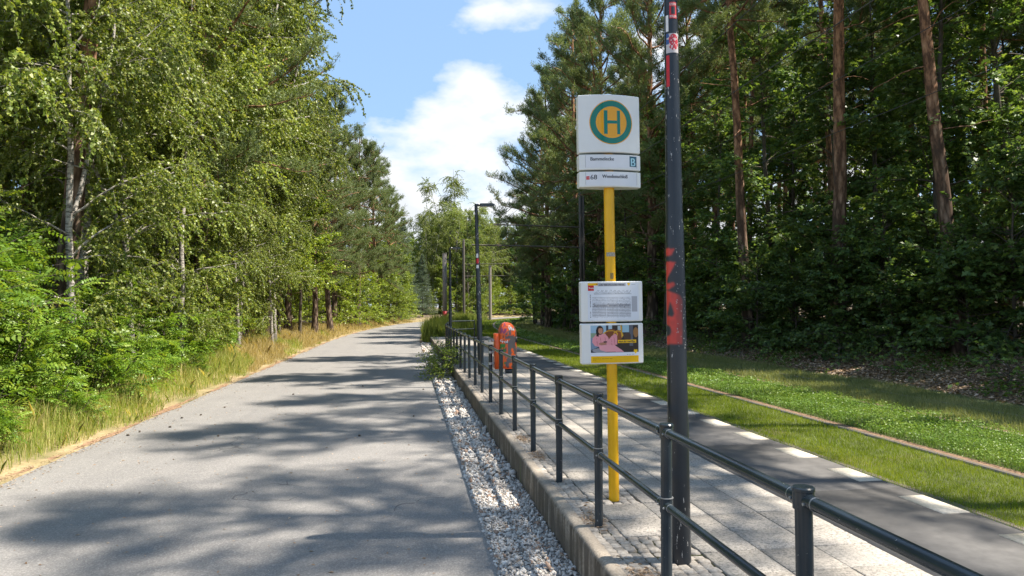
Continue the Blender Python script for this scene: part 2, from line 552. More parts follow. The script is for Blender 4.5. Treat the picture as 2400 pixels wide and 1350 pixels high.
def ground_z(x, y):
    x = np.asarray(x, float)
    y = np.asarray(y, float)
    xs = x - curve_shift(y)
    z = np.interp(xs, [-60, -14, -9, -6.5, -4.75, 4.4, 4.5, 11.4, 14, 22, 60], [0.9, 0.5, 0.33, -0.02, -0.33, -0.33, -0.265, -0.25, 0.18, 0.75, 1.2])
    off = np.clip(np.abs(xs + 2) - 3.6, 0, 3) / 3 * (xs < 0) + np.clip(xs - 11.4, 0, 3) / 3
    return z + off * 0.10 * (np.sin(x * 0.9 + y * 0.31) * np.sin(y * 0.53 - x * 0.2) + 0.5 * np.sin(x * 2.3) * np.sin(y * 1.7))


def sheet(name, xs, ys, zf, mat, kind='structure', curved=True):
    xs, ys = np.asarray(xs, float), np.asarray(ys, float)
    X, Y = np.meshgrid(xs, ys)
    if curved:
        X = X + curve_shift(Y)
    Z = zf(X, Y)
    n, m = X.shape
    i = np.arange(n - 1)[:, None] * m + np.arange(m - 1)[None]
    q = np.stack([i, i + 1, i + m + 1, i + m], -1).reshape(-1, 4)
    b = MB()
    b.add(np.stack([X, Y, Z], -1).reshape(-1, 3), q)
    o = b.build(name, mat, smooth=True)
    return tag(o, kind=kind)


def const(z):
    return lambda X, Y: np.full(X.shape, z)


gx = np.unique(np.concatenate([[-1500, -600, -250, -120], np.arange(-80, -20, 4), np.arange(-20, -4, 0.5), np.arange(-4, 24, 0.55), np.arange(24, 90, 4), [120, 250, 600, 1500]]))
gy = np.unique(np.concatenate([[-1500, -500, -150, -60], np.arange(-40, 0, 3), np.arange(0, 60, 0.7), np.arange(60, 160, 2.5), np.arange(160, 330, 12), [500, 900, 1800]]))
sheet('ground', gx, gy, lambda X, Y: ground_z(X, Y), MAT['soil'], curved=False)
ROAD_L, ROAD_R = -4.58, 0.66
YS = np.concatenate([np.arange(-30, 36, 3), np.arange(36, 180, 2)])
Yn = np.arange(-30, 180, 0.35)


def ragged_strip(name, x0, x1, z, mat, amp0, amp1, ys, seed):
    """a long sheet whose two edges wander"""
    rg = np.random.default_rng(seed)
    w0 = np.convolve(rg.normal(0, 1, len(ys)), np.ones(5) / 5, 'same') * amp0 + rg.normal(0, 0.3, len(ys)) * amp0
    w1 = np.convolve(rg.normal(0, 1, len(ys)), np.ones(5) / 5, 'same') * amp1 + rg.normal(0, 0.3, len(ys)) * amp1
    ts = np.linspace(0, 1, 7)
    X = (x0 + w0)[:, None] * (1 - ts) + (x1 + w1)[:, None] * ts + curve_shift(ys)[:, None]
    Y = np.repeat(ys[:, None], 7, 1)
    Z = z(X, Y)
    n, m = X.shape
    i = np.arange(n - 1)[:, None] * m + np.arange(m - 1)[None]
    q = np.stack([i, i + 1, i + m + 1, i + m], -1).reshape(-1, 4)
    b = MB()
    b.add(np.stack([X, Y, Z], -1).reshape(-1, 3), q)
    return tag(b.build(name, mat, smooth=True), kind='structure')


ragged_strip('verge', -7.6, -4.4, lambda X, Y: ground_z(X, Y) + 0.012, MAT['verge'], 0.5, 0.0, Yn, 3)
ragged_strip('road', ROAD_L, ROAD_R, const(-0.305), MAT['asphalt'], 0.05, 0.012, Yn, 1)
ragged_strip('needle_edge', -4.74, -4.60, const(-0.2995), MAT['needle_litter'], 0.14, 0.14, Yn, 2)
sheet('gravel_strip', [0.64, 0.95, 1.25], np.arange(-6, 40, 1), const(-0.311), MAT['gravel_bed'], curved=False)
ragged_strip('tram_lawn', 4.46, 11.5, lambda X, Y: np.interp(X - curve_shift(Y), [4.4, 11.5], [-0.255, -0.235]), MAT['turf'], 0.0, 0.25, Yn, 4)

# ------------------------------------------------------------------ platform
rng = np.random.default_rng(5)
X_WALL0, X_WALL1, X_COB1 = 1.243, 1.335, 1.552
SW = 0.410
PY0, PY1 = -4.0, 40.0
b = MB()
b.box(X_WALL1 - 0.01, 4.43, PY0, PY1, -0.34, -0.016)
platform = tag(b.build('platform', MAT['joint']), kind='structure')


def chamfer_block(sx, sy, h, c=0.006, jit=0.0, seed=0, topc=None):
    rg = np.random.default_rng(seed)
    base = np.array([(-1, -1), (1, -1), (1, 1), (-1, 1)], float) * (sx / 2, sy / 2)
    if jit:
        base = np.array([(-1, -1), (0, -1.08), (1, -1), (1.08, 0), (1, 1), (0, 1.08), (-1, 1), (-1.08, 0)], float) * (sx / 2, sy / 2)
        base += rg.normal(0, jit, base.shape)
    k = len(base)
    top = base * (1 - 2 * c / min(sx, sy))
    v = [(*p, -h) for p in base] + [(*p, -c) for p in base] + [(*p, 0) for p in top]
    f4 = []
    for r in (0, 1):
        for i in range(k):
            j = (i + 1) % k
            f4.append((r * k + i, r * k + j, (r + 1) * k + j, (r + 1) * k + i))
    return np.array(v), f4, [tuple(range(2 * k, 3 * k))]


def block_mesh(name, mat, *a, **k):
    v, f4, top = chamfer_block(*a, **k)
    bb = MB()
    bb.v.append(np.asarray(v, np.float32))
    bb.n = len(v)
    bb.f.append((np.array(f4, np.int32), np.full(len(f4), 0.5, np.float32), 0))
    bb.f.append((np.array(top, np.int32), np.full(1, 0.5, np.float32), 0))
    return bb.mesh(name, mat)


slab_me = block_mesh('paving_slab', MAT['slab'], SW - 0.008, SW - 0.008, 0.04, 0.004)
sv, sf4, stop = chamfer_block(SW - 0.008, SW - 0.008, 0.04, 0.004)
SIGN = (1.766, 6.02)
LAMPS = [(1.768, 4.51), (1.78, 17.5), (1.80, 30.4)]
far = MB()
rows = int(round((PY1 - PY0) / SW))
patches = []
for r in range(rows):
    y = PY0 + (r + 0.5) * SW
    for c in range(4):
        x = X_COB1 + (c + 0.5) * SW
        if c == 0 and any(abs(y - py) < 0.32 and py < 10 for px, py in [SIGN] + LAMPS):
            patches.append((x, y))
            continue
        dz = rng.normal(0, 0.0012)
        if 3.2 < y < 33.3:
            ob('paving_slab', slab_me, platform, (x, y, dz), (rng.normal(0, 0.002), rng.normal(0, 0.002), rng.choice([0, 1, 2, 3]) * math.pi / 2))
        else:
            far.add(sv + (x, y, dz), sf4)
            far.v.append(np.zeros((0, 3), np.float32))
            far.add(sv[8:] + (x, y, dz), [(0, 1, 2, 3)])
tag(far.build('paving_slab', MAT['slab'], platform), kind='stuff')
# mosaic cobbles behind the wall and round the poles
cob_me = [block_mesh('cobble', MAT['cobble'], 0.072, 0.072, 0.05, 0.010, jit=0.0035, seed=s) for s in range(6)]
cob_v = [chamfer_block(0.072, 0.072, 0.05, 0.010, jit=0.0035, seed=s) for s in range(6)]
cfar = MB()
ncob = 0


def cobble(x, y, near):
    global ncob
    k = rng.integers(6)
    dz = rng.normal(-0.004, 0.004)
    if near and ncob < 300:
        ncob += 1
        ob('cobble', cob_me[k], platform, (x, y, dz), (rng.normal(0, 0.03), rng.normal(0, 0.03), rng.choice([0, 1, 2, 3]) * math.pi / 2 + rng.normal(0, 0.12)))
    else:
        v, f4, tp = cob_v[k]
        cfar.add(v + (x, y, dz), f4)
        cfar.add(v[16:] + (x, y, dz), [tuple(range(8))])


for (px, py) in patches:
    for i in range(5):
        for j in range(5):
            xx, yy = px + (i - 2) * 0.079, py + (j - 2) * 0.079
            if any(math.hypot(xx - q[0], yy - q[1]) < 0.07 for q in [SIGN] + LAMPS):
                continue
            cobble(xx + rng.normal(0, 0.004), yy + rng.normal(0, 0.004), True)
cy_list = np.arange(PY0, PY1, 0.077)
for near in (True, False):
    for y in cy_list:
        if (3.9 < y < 11) != near:
            continue
        for i in range(3):
            x = X_WALL1 + 0.036 + i * 0.072
            cobble(x + rng.normal(0, 0.003), y + rng.normal(0, 0.004) + 0.02 * (i % 2), near)
tag(cfar.build('cobble', MAT['cobble'], platform), kind='stuff')
# edge units with pale tiles along the track
EL = 2.12
X_E0, X_E1 = X_COB1 + 4 * SW + 0.006, 4.45
e0 = 5.95 - 5 * EL
k = 0
while e0 + k * EL < PY1 - 0.3:
    y0 = e0 + k * EL
    b = MB()
    y1 = min(y0 + EL, PY1)
    b.box(X_E0, X_E1, y0 + 0.003, y1 - 0.003, -0.10, -0.001 + rng.normal(0, 0.0008))
    eu = b.build('edge_slab', MAT['edge'], platform)
    for q in range(2):
        yt = y0 + EL * (0.25 + 0.5 * q) - 0.02
        if yt + 0.27 > PY1:
            continue
        t_ = MB()
        t_.box(X_E1 - 0.245, X_E1 - 0.010, yt - 0.262, yt + 0.262, -0.02, 0.0035)
        t_.build('tile', MAT['tile'], eu)
    k += 1
b = MB()
b.box(4.405, 4.448, PY0, PY1, -0.40, -0.101)
b.build('edge_foot', MAT['edge'], platform)
b = MB()
b.box(X_WALL0, 4.43, PY1 + 0.001, PY1 + 0.10, -0.40, -0.002)
b.build('end_kerb', MAT['wall'], platform)

# the low retaining wall, cast in lengths
wall = tag(ob('retaining_wall', None, None, (X_WALL0, 0, -0.34)), 'low weathered concrete retaining wall between platform and gravel strip', 'wall')
WL = 1.96
wy = PY0
while wy < PY1:
    y1 = min(wy + WL, PY1)
    prof = [(0, -0.05), (0, 0.30), (0.008, 0.322), (0.028, 0.338), (0.050, 0.342), (0.096, 0.342), (0.096, -0.05)]
    ysub = np.linspace(wy + 0.003, y1 - 0.003, 9)
    v = np.array([[(px + rng.normal(0, 0.0012), yy, pz + rng.normal(0, 0.0012)) for px, pz in prof] for yy in ysub])
    n, m = v.shape[:2]
    i = np.arange(n - 1)[:, None] * m + np.arange(m - 1)[None]
    q = np.stack([i, i + m, i + m + 1, i + 1], -1).reshape(-1, 4)
    b = MB()
    b.add(v.reshape(-1, 3), q)
    b.poly(v[0])
    b.poly(v[-1][::-1])
    autosmooth(b.build('wall_block', MAT['wall'], wall), 60)
    wy += WL

# ------------------------------------------------------------------ tram track: rails in the lawn
track = tag(ob('tram_track', None, None, (0, 0, 0)), kind='structure')
ty = np.concatenate([np.arange(-20, 38, 4), np.arange(38, 175, 2)])
for x, zt in ((5.12, -0.235), (6.63, -0.225), (8.68, -0.225), (10.19, -0.225)):
    b = MB()
    xs = x + curve_shift(ty)
    for dx, w, h in ((0.0, 0.030, zt), (0.062, 0.012, zt - 0.006)):
        v = []
        for X, Y in zip(xs, ty):
            v += [(X + dx - w, Y, -0.30), (X + dx - w, Y, h), (X + dx + w, Y, h), (X + dx + w, Y, -0.30)]
        n = len(ty)
        i = np.arange(n - 1)[:, None] * 4 + np.arange(3)[None]
        b.add(v, np.stack([i, i + 1, i + 5, i + 4], -1).reshape(-1, 4)[:, ::-1])
    b.build('rail', MAT['rail_steel'], track)
    if x in (6.63, 8.68):
        b = MB()
        v = []
        for X, Y in zip(xs, ty):
            v += [(X + 0.028, Y, -0.2425), (X + 0.20 + 0.03 * math.sin(Y * 1.7), Y, -0.2405)]
        i = np.arange(len(ty) - 1) * 2
        b.add(v, np.stack([i, i + 1, i + 3, i + 2], -1))
        b.build('rail_soil', MAT['rail_soil'], track)

# ------------------------------------------------------------------ railing
railing = empty('railing', (1.432, 0, 0), 'dark blue-grey tubular steel railing along the platform wall', 'railing')
PY = [2.44 + 1.425 * n for n in range(-1, 18)]
POST = [(0.0, y) for y in PY]
y_last = PY[-1]
POST += [(0.06, y_last + 1.45), (0.17, y_last + 2.9), (0.29, y_last + 4.35), (0.42, y_last + 5.8), (0.55, y_last + 7.25), (0.64, y_last + 8.7), (1.93, y_last + 9.5)]


def lathe(mb, prof, k=20, c=(0, 0), m=0):
    ang = np.linspace(0, 2 * np.pi, k, endpoint=False)
    v = np.array([[(c[0] + r * math.cos(a), c[1] + r * math.sin(a), z) for a in ang] for r, z in prof])
    n = len(prof)
    i = np.arange(n - 1)[:, None] * k
    j = np.arange(k)[None]
    q = np.stack([i + j, i + (j + 1) % k, i + k + (j + 1) % k, i + k + j], -1).reshape(-1, 4)
    mb.add(v.reshape(-1, 3), q, 0.5, m)


def lathe_mesh(name, prof, mat, k=20):
    b = MB()
    lathe(b, prof, k)
    me = b.mesh(name, mat)
    me.polygons.foreach_set('use_smooth', np.ones(len(me.polygons), bool))
    me.set_sharp_from_angle(angle=math.radians(40))
    return me


post_me = lathe_mesh('post', [(0.0, -0.06), (0.0315, -0.06), (0.0315, 0.985), (0, 0.985)], MAT['metal'])
cap_me = lathe_mesh('cap', [(0.0385, 0.925), (0.0385, 0.988), (0.041, 0.990), (0.041, 1.000), (0.036, 1.005), (0, 1.006)], MAT['metal'])
col_me = lathe_mesh('collar', [(0.0318, 0.508), (0.0365, 0.508), (0.0365, 0.586), (0.0318, 0.586)], MAT['metal'])
band_me = lathe_mesh('clamp_band', [(0.0318, 0.588), (0.0385, 0.588), (0.0385, 0.593), (0.0318, 0.593)], MAT['galv'])


def rail_piece(name, a, bb, z, r, parent):
    a, bb = np.array(a), np.array(bb)
    d = bb - a
    L = np.linalg.norm(d)
    d = d / L
    b = MB()
    P = lambda s: (*(a + d * s), z)
    b.tube([P(0.062), P(L - 0.062)], r, 16)
    o = autosmooth(b.build(name, MAT['metal'], parent))
    for s0, s1 in ((0.030, 0.075), (L - 0.075, L - 0.030)):     # socket sleeves with a galvanised rim
        b = MB()
        b.tube([P(s0), P(s1)], r * 1.10, 16)
        sl = autosmooth(b.build('socket', MAT['metal'], o))
        e = s1 if s0 < 0.05 else s0
        sg = 1 if s0 < 0.05 else -1
        b = MB()
        b.tube([P(e), P(e + sg * 0.006)], r * 1.06, 16)
        b.build('rim', MAT['galv'], o)
    return o


for i, (x, y) in enumerate(POST):
    p = ob('post', post_me, railing, (x, y, 0), (rng.normal(0, 0.004), rng.normal(0, 0.004), 0))
    ob('cap', cap_me, p)
    ob('collar', col_me, p)
    if y < 12:
        ob('clamp_band', band_me, p)
    if i + 1 < len(POST):
        rail_piece('top_rail', (x, y), POST[i + 1], 0.958, 0.0245, railing)
        rail_piece('middle_rail', (x, y), POST[i + 1], 0.547, 0.0225, railing)
# bolts on the two nearest posts
b = MB()
b.tube([(-0.024, 0, 0), (-0.031, 0, 0)], 0.006, 8)
bolt_me = b.mesh('bolt', MAT['galv'])
for y in PY[1:6]:
    for z in (0.952, 0.542):
        for s in (-0.045, 0.045):
            ob('bolt', bolt_me, railing, (0, y + s, z))

# ------------------------------------------------------------------ text helper
_tc = 0


def text_verts(s):
    """outline mesh of a word in the built-in font: vertices and faces"""
    cu = bpy.data.curves.new('lettering', 'FONT')
    cu.body = s
    cu.resolution_u = 3
    o = bpy.data.objects.new('lettering', cu)
    COL.objects.link(o)
    dg = bpy.context.evaluated_depsgraph_get()
    me = bpy.data.meshes.new_from_object(o.evaluated_get(dg))
    v = np.array([p.co[:] for p in me.vertices])
    f = [tuple(p.vertices) for p in me.polygons]
    bpy.data.objects.remove(o)
    bpy.data.curves.remove(cu)
    bpy.data.meshes.remove(me)
    return v, f


def text_on(surf, s, u0, u1, v0, v1, name, mat, parent, slant=0.0, lift=0.002, bold=0.0, vcap=None):
    """fit the word into the rectangle u0..u1 x v0..v1 (v0 = baseline, v1 = top) of a surface map"""
    v, f = text_verts(s)
    hi = text_verts('H')[0][:, 1].max()
    x0, x1 = v[:, 0].min(), v[:, 0].max()
    U = u0 + (v[:, 0] - x0) / (x1 - x0) * (u1 - u0)
    V = v0 + v[:, 1] / hi * (v1 - v0)
    U = U + slant * (V - v0)
    b = MB()
    pts = []
    for d in ([0.0] if not bold else [-bold, 0, bold]):
        P = surf(U + d, V, lift + abs(d) * 0.05)
        b.v.append(np.asarray(P, np.float32))
        byk = {}
        for q in f:
            byk.setdefault(len(q), []).append(q)
        for kq, qs in byk.items():
            b.f.append((np.array(qs, np.int32) + b.n, np.full(len(qs), 0.5, np.float32), 0))
        b.n += len(P)
    return b.build(name, mat, parent)


def patch_on(surf, u0, u1, v0, v1, name, mat, parent, lift=0.001, nu=24, nv=2):
    U, V = np.meshgrid(np.linspace(u0, u1, nu), np.linspace(v0, v1, nv))
    P = surf(U.ravel(), V.ravel(), lift)
    i = np.arange(nv - 1)[:, None] * nu + np.arange(nu - 1)[None]
    b = MB()
    b.add(P, np.stack([i, i + 1, i + nu + 1, i + nu], -1).reshape(-1, 4))
    return b.build(name, mat, parent, smooth=True)


def raster_on(surf, u0, u1, v0, v1, img, name, mat, parent, lift=0.001):
    """a fine grid whose vertices carry the print's flat colours (img rows run top to bottom, sRGB 0..255)"""
    nv, nu = img.shape[:2]
    U, V = np.meshgrid(np.linspace(u0, u1, nu), np.linspace(v1, v0, nv))
    P = surf(U.ravel(), V.ravel(), lift)
    i = np.arange(nv - 1)[:, None] * nu + np.arange(nu - 1)[None]
    b = MB()
    b.add(P, np.stack([i, i + nu, i + nu + 1, i + 1], -1).reshape(-1, 4))
    me = b.mesh(name, mat, True)
    c = img.reshape(-1, 3) / 255
    c = np.where(c <= 0.04045, c / 12.92, ((c + 0.055) / 1.055) ** 2.4)
    at = me.color_attributes.new('Col', 'FLOAT_COLOR', 'POINT')
    at.data.foreach_set('color', np.concatenate([c, np.ones((len(c), 1))], 1).astype(np.float32).ravel())
    return ob(name, me, parent)


def in_poly(X, Y, pts):
    ins = np.zeros(X.shape, bool)
    n = len(pts)
    for i in range(n):
        x0, y0 = pts[i]
        x1, y1 = pts[(i + 1) % n]
        if y0 == y1:
            continue
        c = ((y0 > Y) != (y1 > Y)) & (X < (x1 - x0) * (Y - y0) / (y1 - y0) + x0)
        ins ^= c
    return ins


def vnoise(X, Y, seed):
    rg = np.random.default_rng(seed)
    t_ = rg.random((64, 64))
    xi, yi = np.floor(X).astype(int), np.floor(Y).astype(int)
    fx, fy = X - xi, Y - yi
    fx, fy = fx * fx * (3 - 2 * fx), fy * fy * (3 - 2 * fy)
    g = lambda a, c: t_[a % 64, c % 64]
    return (g(xi, yi) * (1 - fx) + g(xi + 1, yi) * fx) * (1 - fy) + (g(xi, yi + 1) * (1 - fx) + g(xi + 1, yi + 1) * fx) * fy


# ------------------------------------------------------------------ the stop sign
stop = empty('tram_stop_sign', (SIGN[0], SIGN[1], 0), 'tall yellow pole carrying white tram stop panels with a green H disc', 'stop sign')
stop.rotation_euler = (0, math.radians(-0.35), 0)
b = MB()
b.tube([(0, 0, -0.05), (0, 0, 1.2), (0, 0, 2.4), (0, 0, 3.51)], 0.0455, 24)
autosmooth(b.build('pole', MAT['yellow'], stop))
ob('pole_cap', lathe_mesh('pole_cap', [(0.052, 3.500), (0.052, 3.512), (0.040, 3.522), (0, 3.527)], MAT['white'], 24), stop)
def sign_pole(U, V, lift):
    A = math.radians(268) + np.asarray(U, float) / 0.0455
    return np.stack([(0.0455 + lift) * np.cos(A), (0.0455 + lift) * np.sin(A), np.asarray(V, float)], -1)


HWID = 0.275


def lens_surface(zc, bulge, t0):
    def s(U, V, lift):
        U, V = np.asarray(U, float), np.asarray(V, float)
        y = -(t0 + bulge * (1 - (U / HWID) ** 2)) - lift
        return np.stack([U, y, V + zc], -1)
    return s


def lens_panel(name, z0, z1, bulge=0.055, t0=0.035, ch=0.006):
    """white plastic housing, lens shaped in plan, with chamfered top and bottom rims and closed ends"""
    u = np.linspace(-HWID, HWID, 25)
    front = np.stack([u, -(t0 + bulge * (1 - (u / HWID) ** 2))], -1)
    back = np.stack([u[::-1], (t0 + bulge * (1 - (u[::-1] / HWID) ** 2))], -1)
    ring = np.concatenate([front, back])
    b = MB()
    n = len(ring)
    lv = []
    for z, k in ((z0, 1 - ch / 0.06), (z0 + ch, 1.0), (z1 - ch, 1.0), (z1, 1 - ch / 0.06)):
        r = ring.copy()
        r[:, 1] *= k
        r[:, 0] *= (1 - (1 - k) * 0.2)
        lv.append(np.column_stack([r, np.full(n, z)]))
    v = np.concatenate(lv)
    i = np.arange(3)[:, None] * n
    j = np.arange(n)[None]
    b.add(v, np.stack([i + j, i + (j + 1) % n, i + n + (j + 1) % n, i + n + j], -1).reshape(-1, 4))
    # caps as quads between the front and back curves
    for lay, fl in ((0, True), (3, False)):
        q = [(k, k + 1, n - 2 - k, n - 1 - k) for k in range(24)]
        b.add(lv[lay], [t[::-1] for t in q] if fl else q)
    return autosmooth(b.build(name, MAT['white'], stop), 30)


# panel 1: the H disc
p1 = lens_panel('stop_symbol_panel', 2.998, 3.503)
S1 = lens_surface(3.2505, 0.055, 0.035)
PX = 0.55 / 720


def ring_on(surf, cu, cv, r0, r1, name, mat, parent, lift):
    a = np.linspace(0, 2 * np.pi, 73)
    rr = np.linspace(r0, r1, 5 if r0 > 0 else 9)
    A, R = np.meshgrid(a, rr)
    P = surf(cu + (R * np.cos(A)).ravel(), cv + (R * np.sin(A)).ravel(), lift)
    nu = 73
    i = np.arange(len(rr) - 1)[:, None] * nu + np.arange(72)[None]
    b = MB()
    b.add(P, np.stack([i, i + nu, i + nu + 1, i + 1], -1).reshape(-1, 4))
    return b.build(name, mat, parent, smooth=True)


cu, cv = 0.008, 0.010
ring_on(S1, cu, cv, 0.0, 0.193, 'yellow_disc', MAT['p_yellow'], p1, 0.0010)
ring_on(S1, cu, cv, 0.138, 0.1865, 'green_ring', MAT['p_green'], p1, 0.0018)
ux = lambda x: cu + (x - 480) * PX
vy = lambda y: cv - (y - 422) * PX
for (a0, a1, c0, c1) in ((390, 432, 287, 557), (544, 582, 287, 557), (432.5, 543.5, 402, 438)):
    patch_on(S1, ux(a0), ux(a1), vy(c1), vy(c0), 'letter_bar', MAT['p_green'], p1, 0.0018, 14, 2)
# panels 2 and 3: names
for nm, z0, z1, yc in (('stop_name_panel', 2.848, 2.982, 885), ('line_panel', 2.699, 2.833, 1080)):
    p = lens_panel(nm, z0, z1, 0.045, 0.040, 0.005)
    S = lens_surface((z0 + z1) / 2, 0.045, 0.040)
    qx = lambda x: (x - 468) * PX
    qy = lambda y: -(y - yc) * PX
    if yc == 885:
        patch_on(S, qx(178), qx(778), qy(950), qy(806), 'name_plate', MAT['paper'], p, 0.0008)
        patch_on(S, qx(690), qx(776), qy(932), qy(812), 'letter_box', MAT['p_blue'], p, 0.0016)
        text_on(S, 'Bammelecke', qx(233), qx(500), qy(869), qy(830), 'lettering', MAT['p_black'], p, bold=0.0011)
        text_on(S, 'B', qx(708), qx(762), qy(925), qy(834), 'lettering', MAT['p_cyan'], p, lift=0.003, bold=0.002)
    else:
        patch_on(S, qx(178), qx(778), qy(1150), qy(1006), 'name_plate', MAT['paper'], p, 0.0008)
        patch_on(S, qx(183), qx(220), qy(1084), qy(1046), 'tram_mark', MAT['p_red'], p, 0.0016, 6)
        text_on(S, 'Tram', qx(186), qx(217), qy(1070), qy(1058), 'lettering', MAT['p_white'], p, lift=0.003)
        text_on(S, '68', qx(230), qx(302), qy(1083), qy(1031), 'lettering', MAT['p_black'], p, bold=0.0007)
        text_on(S, 'Wendenschlo\u00df', qx(362), qx(660), qy(1067), qy(1029), 'lettering', MAT['p_black'], p, bold=0.0011)
    b = MB()
    for uu in (qx(177), qx(779)):
        U = np.array([uu - 0.001, uu + 0.001, uu + 0.001, uu - 0.001])
        V = np.array([-0.048, -0.048, 0.06, 0.06])
        b.poly(S(U, V, 0.0022))
    b.build('frame_edge', MAT['p_grey'], p)
patch_on(sign_pole, -0.045, 0.045, 2.10, 2.135, 'sticker_residue', m_plain('glue_residue', G(0.36, 0.33, 0.27), 0.7, var=0.35, scale=60), stop, 0.0008, 12)
patch_on(sign_pole, -0.012, 0.018, 1.905, 1.955, 'scuff', m_plain('scuff', G(0.26, 0.18, 0.06), 0.7, var=0.4, scale=60), stop, 0.0008, 8)
# panel 4: the timetable
PX4 = 0.55 / 730
p4 = lens_panel('timetable_panel', 1.533, 1.882, 0.02, 0.035, 0.008)
S4 = lens_surface(0, 0.02, 0.035)
tx = lambda x: (x - 500) * PX4
tz = lambda y: 1.882 - (y - 120) / 485 * 0.349
H_, W_ = 100, 132
JX, JY = np.meshgrid(np.linspace(212, 820, W_), np.linspace(140, 590, H_))
img = np.zeros((H_, W_, 3)) + (222, 226, 234)


def put(mask, c):
    img[mask] = c


R = lambda x0, x1, y0, y1: (JX >= x0) & (JX <= x1) & (JY >= y0) & (JY <= y1)


def heart(cx, cy, r):
    return (((JX - cx) ** 2 + (JY - cy + r * 0.1) ** 2 - (r * 0.75) ** 2) ** 3 - ((JX - cx) ** 2) * (-(JY - cy + r * 0.1)) ** 3 * r * 0.9 < 0) | in_poly(JX, JY, [(cx - r * 0.8, cy), (cx + r * 0.8, cy), (cx, cy + r)])


put(R(330, 662, 140, 180), (164, 166, 174))
put(R(213, 330, 140, 168), (240, 186, 10))
put(heart(697, 158, 20), (240, 190, 20))
for i, y in enumerate(np.arange(312, 556, 18)):
    put(R(262, 722, y - 3, y + 3), (150, 152, 160))
    put(R(262, 722, y + 3, y + 15) & (vnoise(JX / 5, JY / 6, i) > 0.72), (188, 190, 198))
for x in (425, 575):
    put(R(x - 3, x + 3, 306, 552), (222, 226, 234))
put(R(730, 797, 303, 487), (172, 174, 182))
for k_ in range(26):
    x0 = 285 + k_ * 16.5
    ln = 22 + 24 * abs(math.sin(k_ * 2.1))
    put(in_poly(JX, JY, [(x0, 268), (x0 + 4, 268), (x0 + 8 + ln * 0.45, 268 - ln), (x0 + 4 + ln * 0.45, 268 - ln)]), (96, 98, 104))
put(R(285, 730, 271, 274), (120, 122, 128))
put(R(238, 247, 275, 430) & (vnoise(JX, JY / 6, 77) > 0.35), (110, 112, 120))
put(R(238, 247, 470, 555) & (vnoise(JX, JY / 6, 78) > 0.35), (110, 112, 120))
put(R(345, 640, 158, 168) & (vnoise(JX / 6, JY, 79) > 0.3), (80, 82, 90))
put(R(730, 780, 155, 162), (150, 152, 160))
raster_on(S4, tx(212), tx(820), tz(590), tz(140), img, 'timetable_sheet', MAT['print'], p4, 0.001)
patch_on(S4, tx(216), tx(283), tz(232), tz(168), 'tram_mark', MAT['p_red'], p4, 0.002, 6)
text_on(S4, 'Tram', tx(222), tx(280), tz(209), tz(190), 'lettering', MAT['p_white'], p4, lift=0.003, bold=0.0008)
text_on(S4, 'Sommerferienfahrplan', tx(275), tx(712), tz(426), tz(384), 'lettering', MAT['p_grey'], p4, lift=0.002, bold=0.0005)
text_on(S4, '68', tx(308), tx(326), tz(163), tz(148), 'lettering', MAT['p_black'], p4, lift=0.002)
# panel 5: the advertisement
p5 = lens_panel('poster_panel', 1.168, 1.518, 0.02, 0.035, 0.008)
ty5 = lambda y: 1.518 - (y - 628) / 485 * 0.350
H_, W_ = 110, 150
JX, JY = np.meshgrid(np.linspace(228, 812, W_), np.linspace(648, 1098, H_))
img = np.zeros((H_, W_, 3)) + (232, 234, 240)
ph = R(238, 808, 650, 975)
put(ph, (38, 34, 38))
put(R(238, 420, 650, 800), (150, 182, 205))
put(R(238, 440, 740, 800), (128, 150, 128))
put(R(418, 446, 650, 790), (40, 50, 66))
put(R(446, 490, 650, 740), (170, 195, 210))
put(R(612, 694, 652, 735), (150, 188, 205))
put(R(696, 738, 652, 900), (84, 90, 104))
put(R(556, 600, 660, 710), (175, 190, 196))
for cx, cy, rx, ry, c in ((480, 755, 75, 60, (120, 62, 30)), (560, 770, 52, 62, (132, 70, 34)), (672, 790, 42, 55, (70, 52, 46)), (775, 740, 32, 60, (150, 105, 60))):
    put((((JX - cx) / rx) ** 2 + ((JY - cy) / ry) ** 2 < 1) & ph, c)
for cx, cy, rx, ry in ((470, 760, 80, 45), (560, 770, 56, 50)):
    e = np.sqrt(((JX - cx) / rx) ** 2 + ((JY - cy) / ry) ** 2)
    put((abs(e - 1) < 0.09) & (JY < cy + 15) & ph, (214, 160, 40))
put(in_poly(JX, JY, [(585, 650), (603, 650), (612, 800), (600, 800)]), (206, 160, 50))
put(R(240, 360, 800, 975), (118, 142, 168))
put(in_poly(JX, JY, [(240, 945), (330, 905), (560, 930), (560, 975), (240, 975)]), (46, 50, 66))
put((((JX - 350) / 95) ** 2 + ((JY - 950) / 28) ** 2 < 1) & ph, (150, 150, 158))
pink, pink2 = (226, 150, 160), (196, 112, 126)
put(in_poly(JX, JY, [(262, 800), (300, 760), (350, 745), (410, 755), (445, 800), (440, 890), (350, 905), (285, 895), (255, 850)]), pink)
put(in_poly(JX, JY, [(425, 850), (470, 790), (520, 750), (548, 770), (548, 880), (500, 895), (430, 890)]), pink)
put(in_poly(JX, JY, [(330, 900), (420, 880), (520, 890), (590, 940), (630, 972), (420, 968), (345, 945)]), (232, 160, 170))
for x0 in (300, 345, 400, 470, 505):
    put(in_poly(JX, JY, [(x0, 790), (x0 + 7, 790), (x0 + 20, 890), (x0 + 10, 890)]) & (vnoise(JX / 9, JY / 9, 5) > 0.4), pink2)
put((((JX - 345) / 42) ** 2 + ((JY - 708) / 54) ** 2 < 1), (40, 26, 26))
put(in_poly(JX, JY, [(300, 700), (330, 700), (330, 785), (304, 780)]), (40, 26, 26))
put((((JX - 353) / 27) ** 2 + ((JY - 714) / 38) ** 2 < 1), (186, 132, 106))
put(R(330, 374, 668, 682), (40, 26, 26))
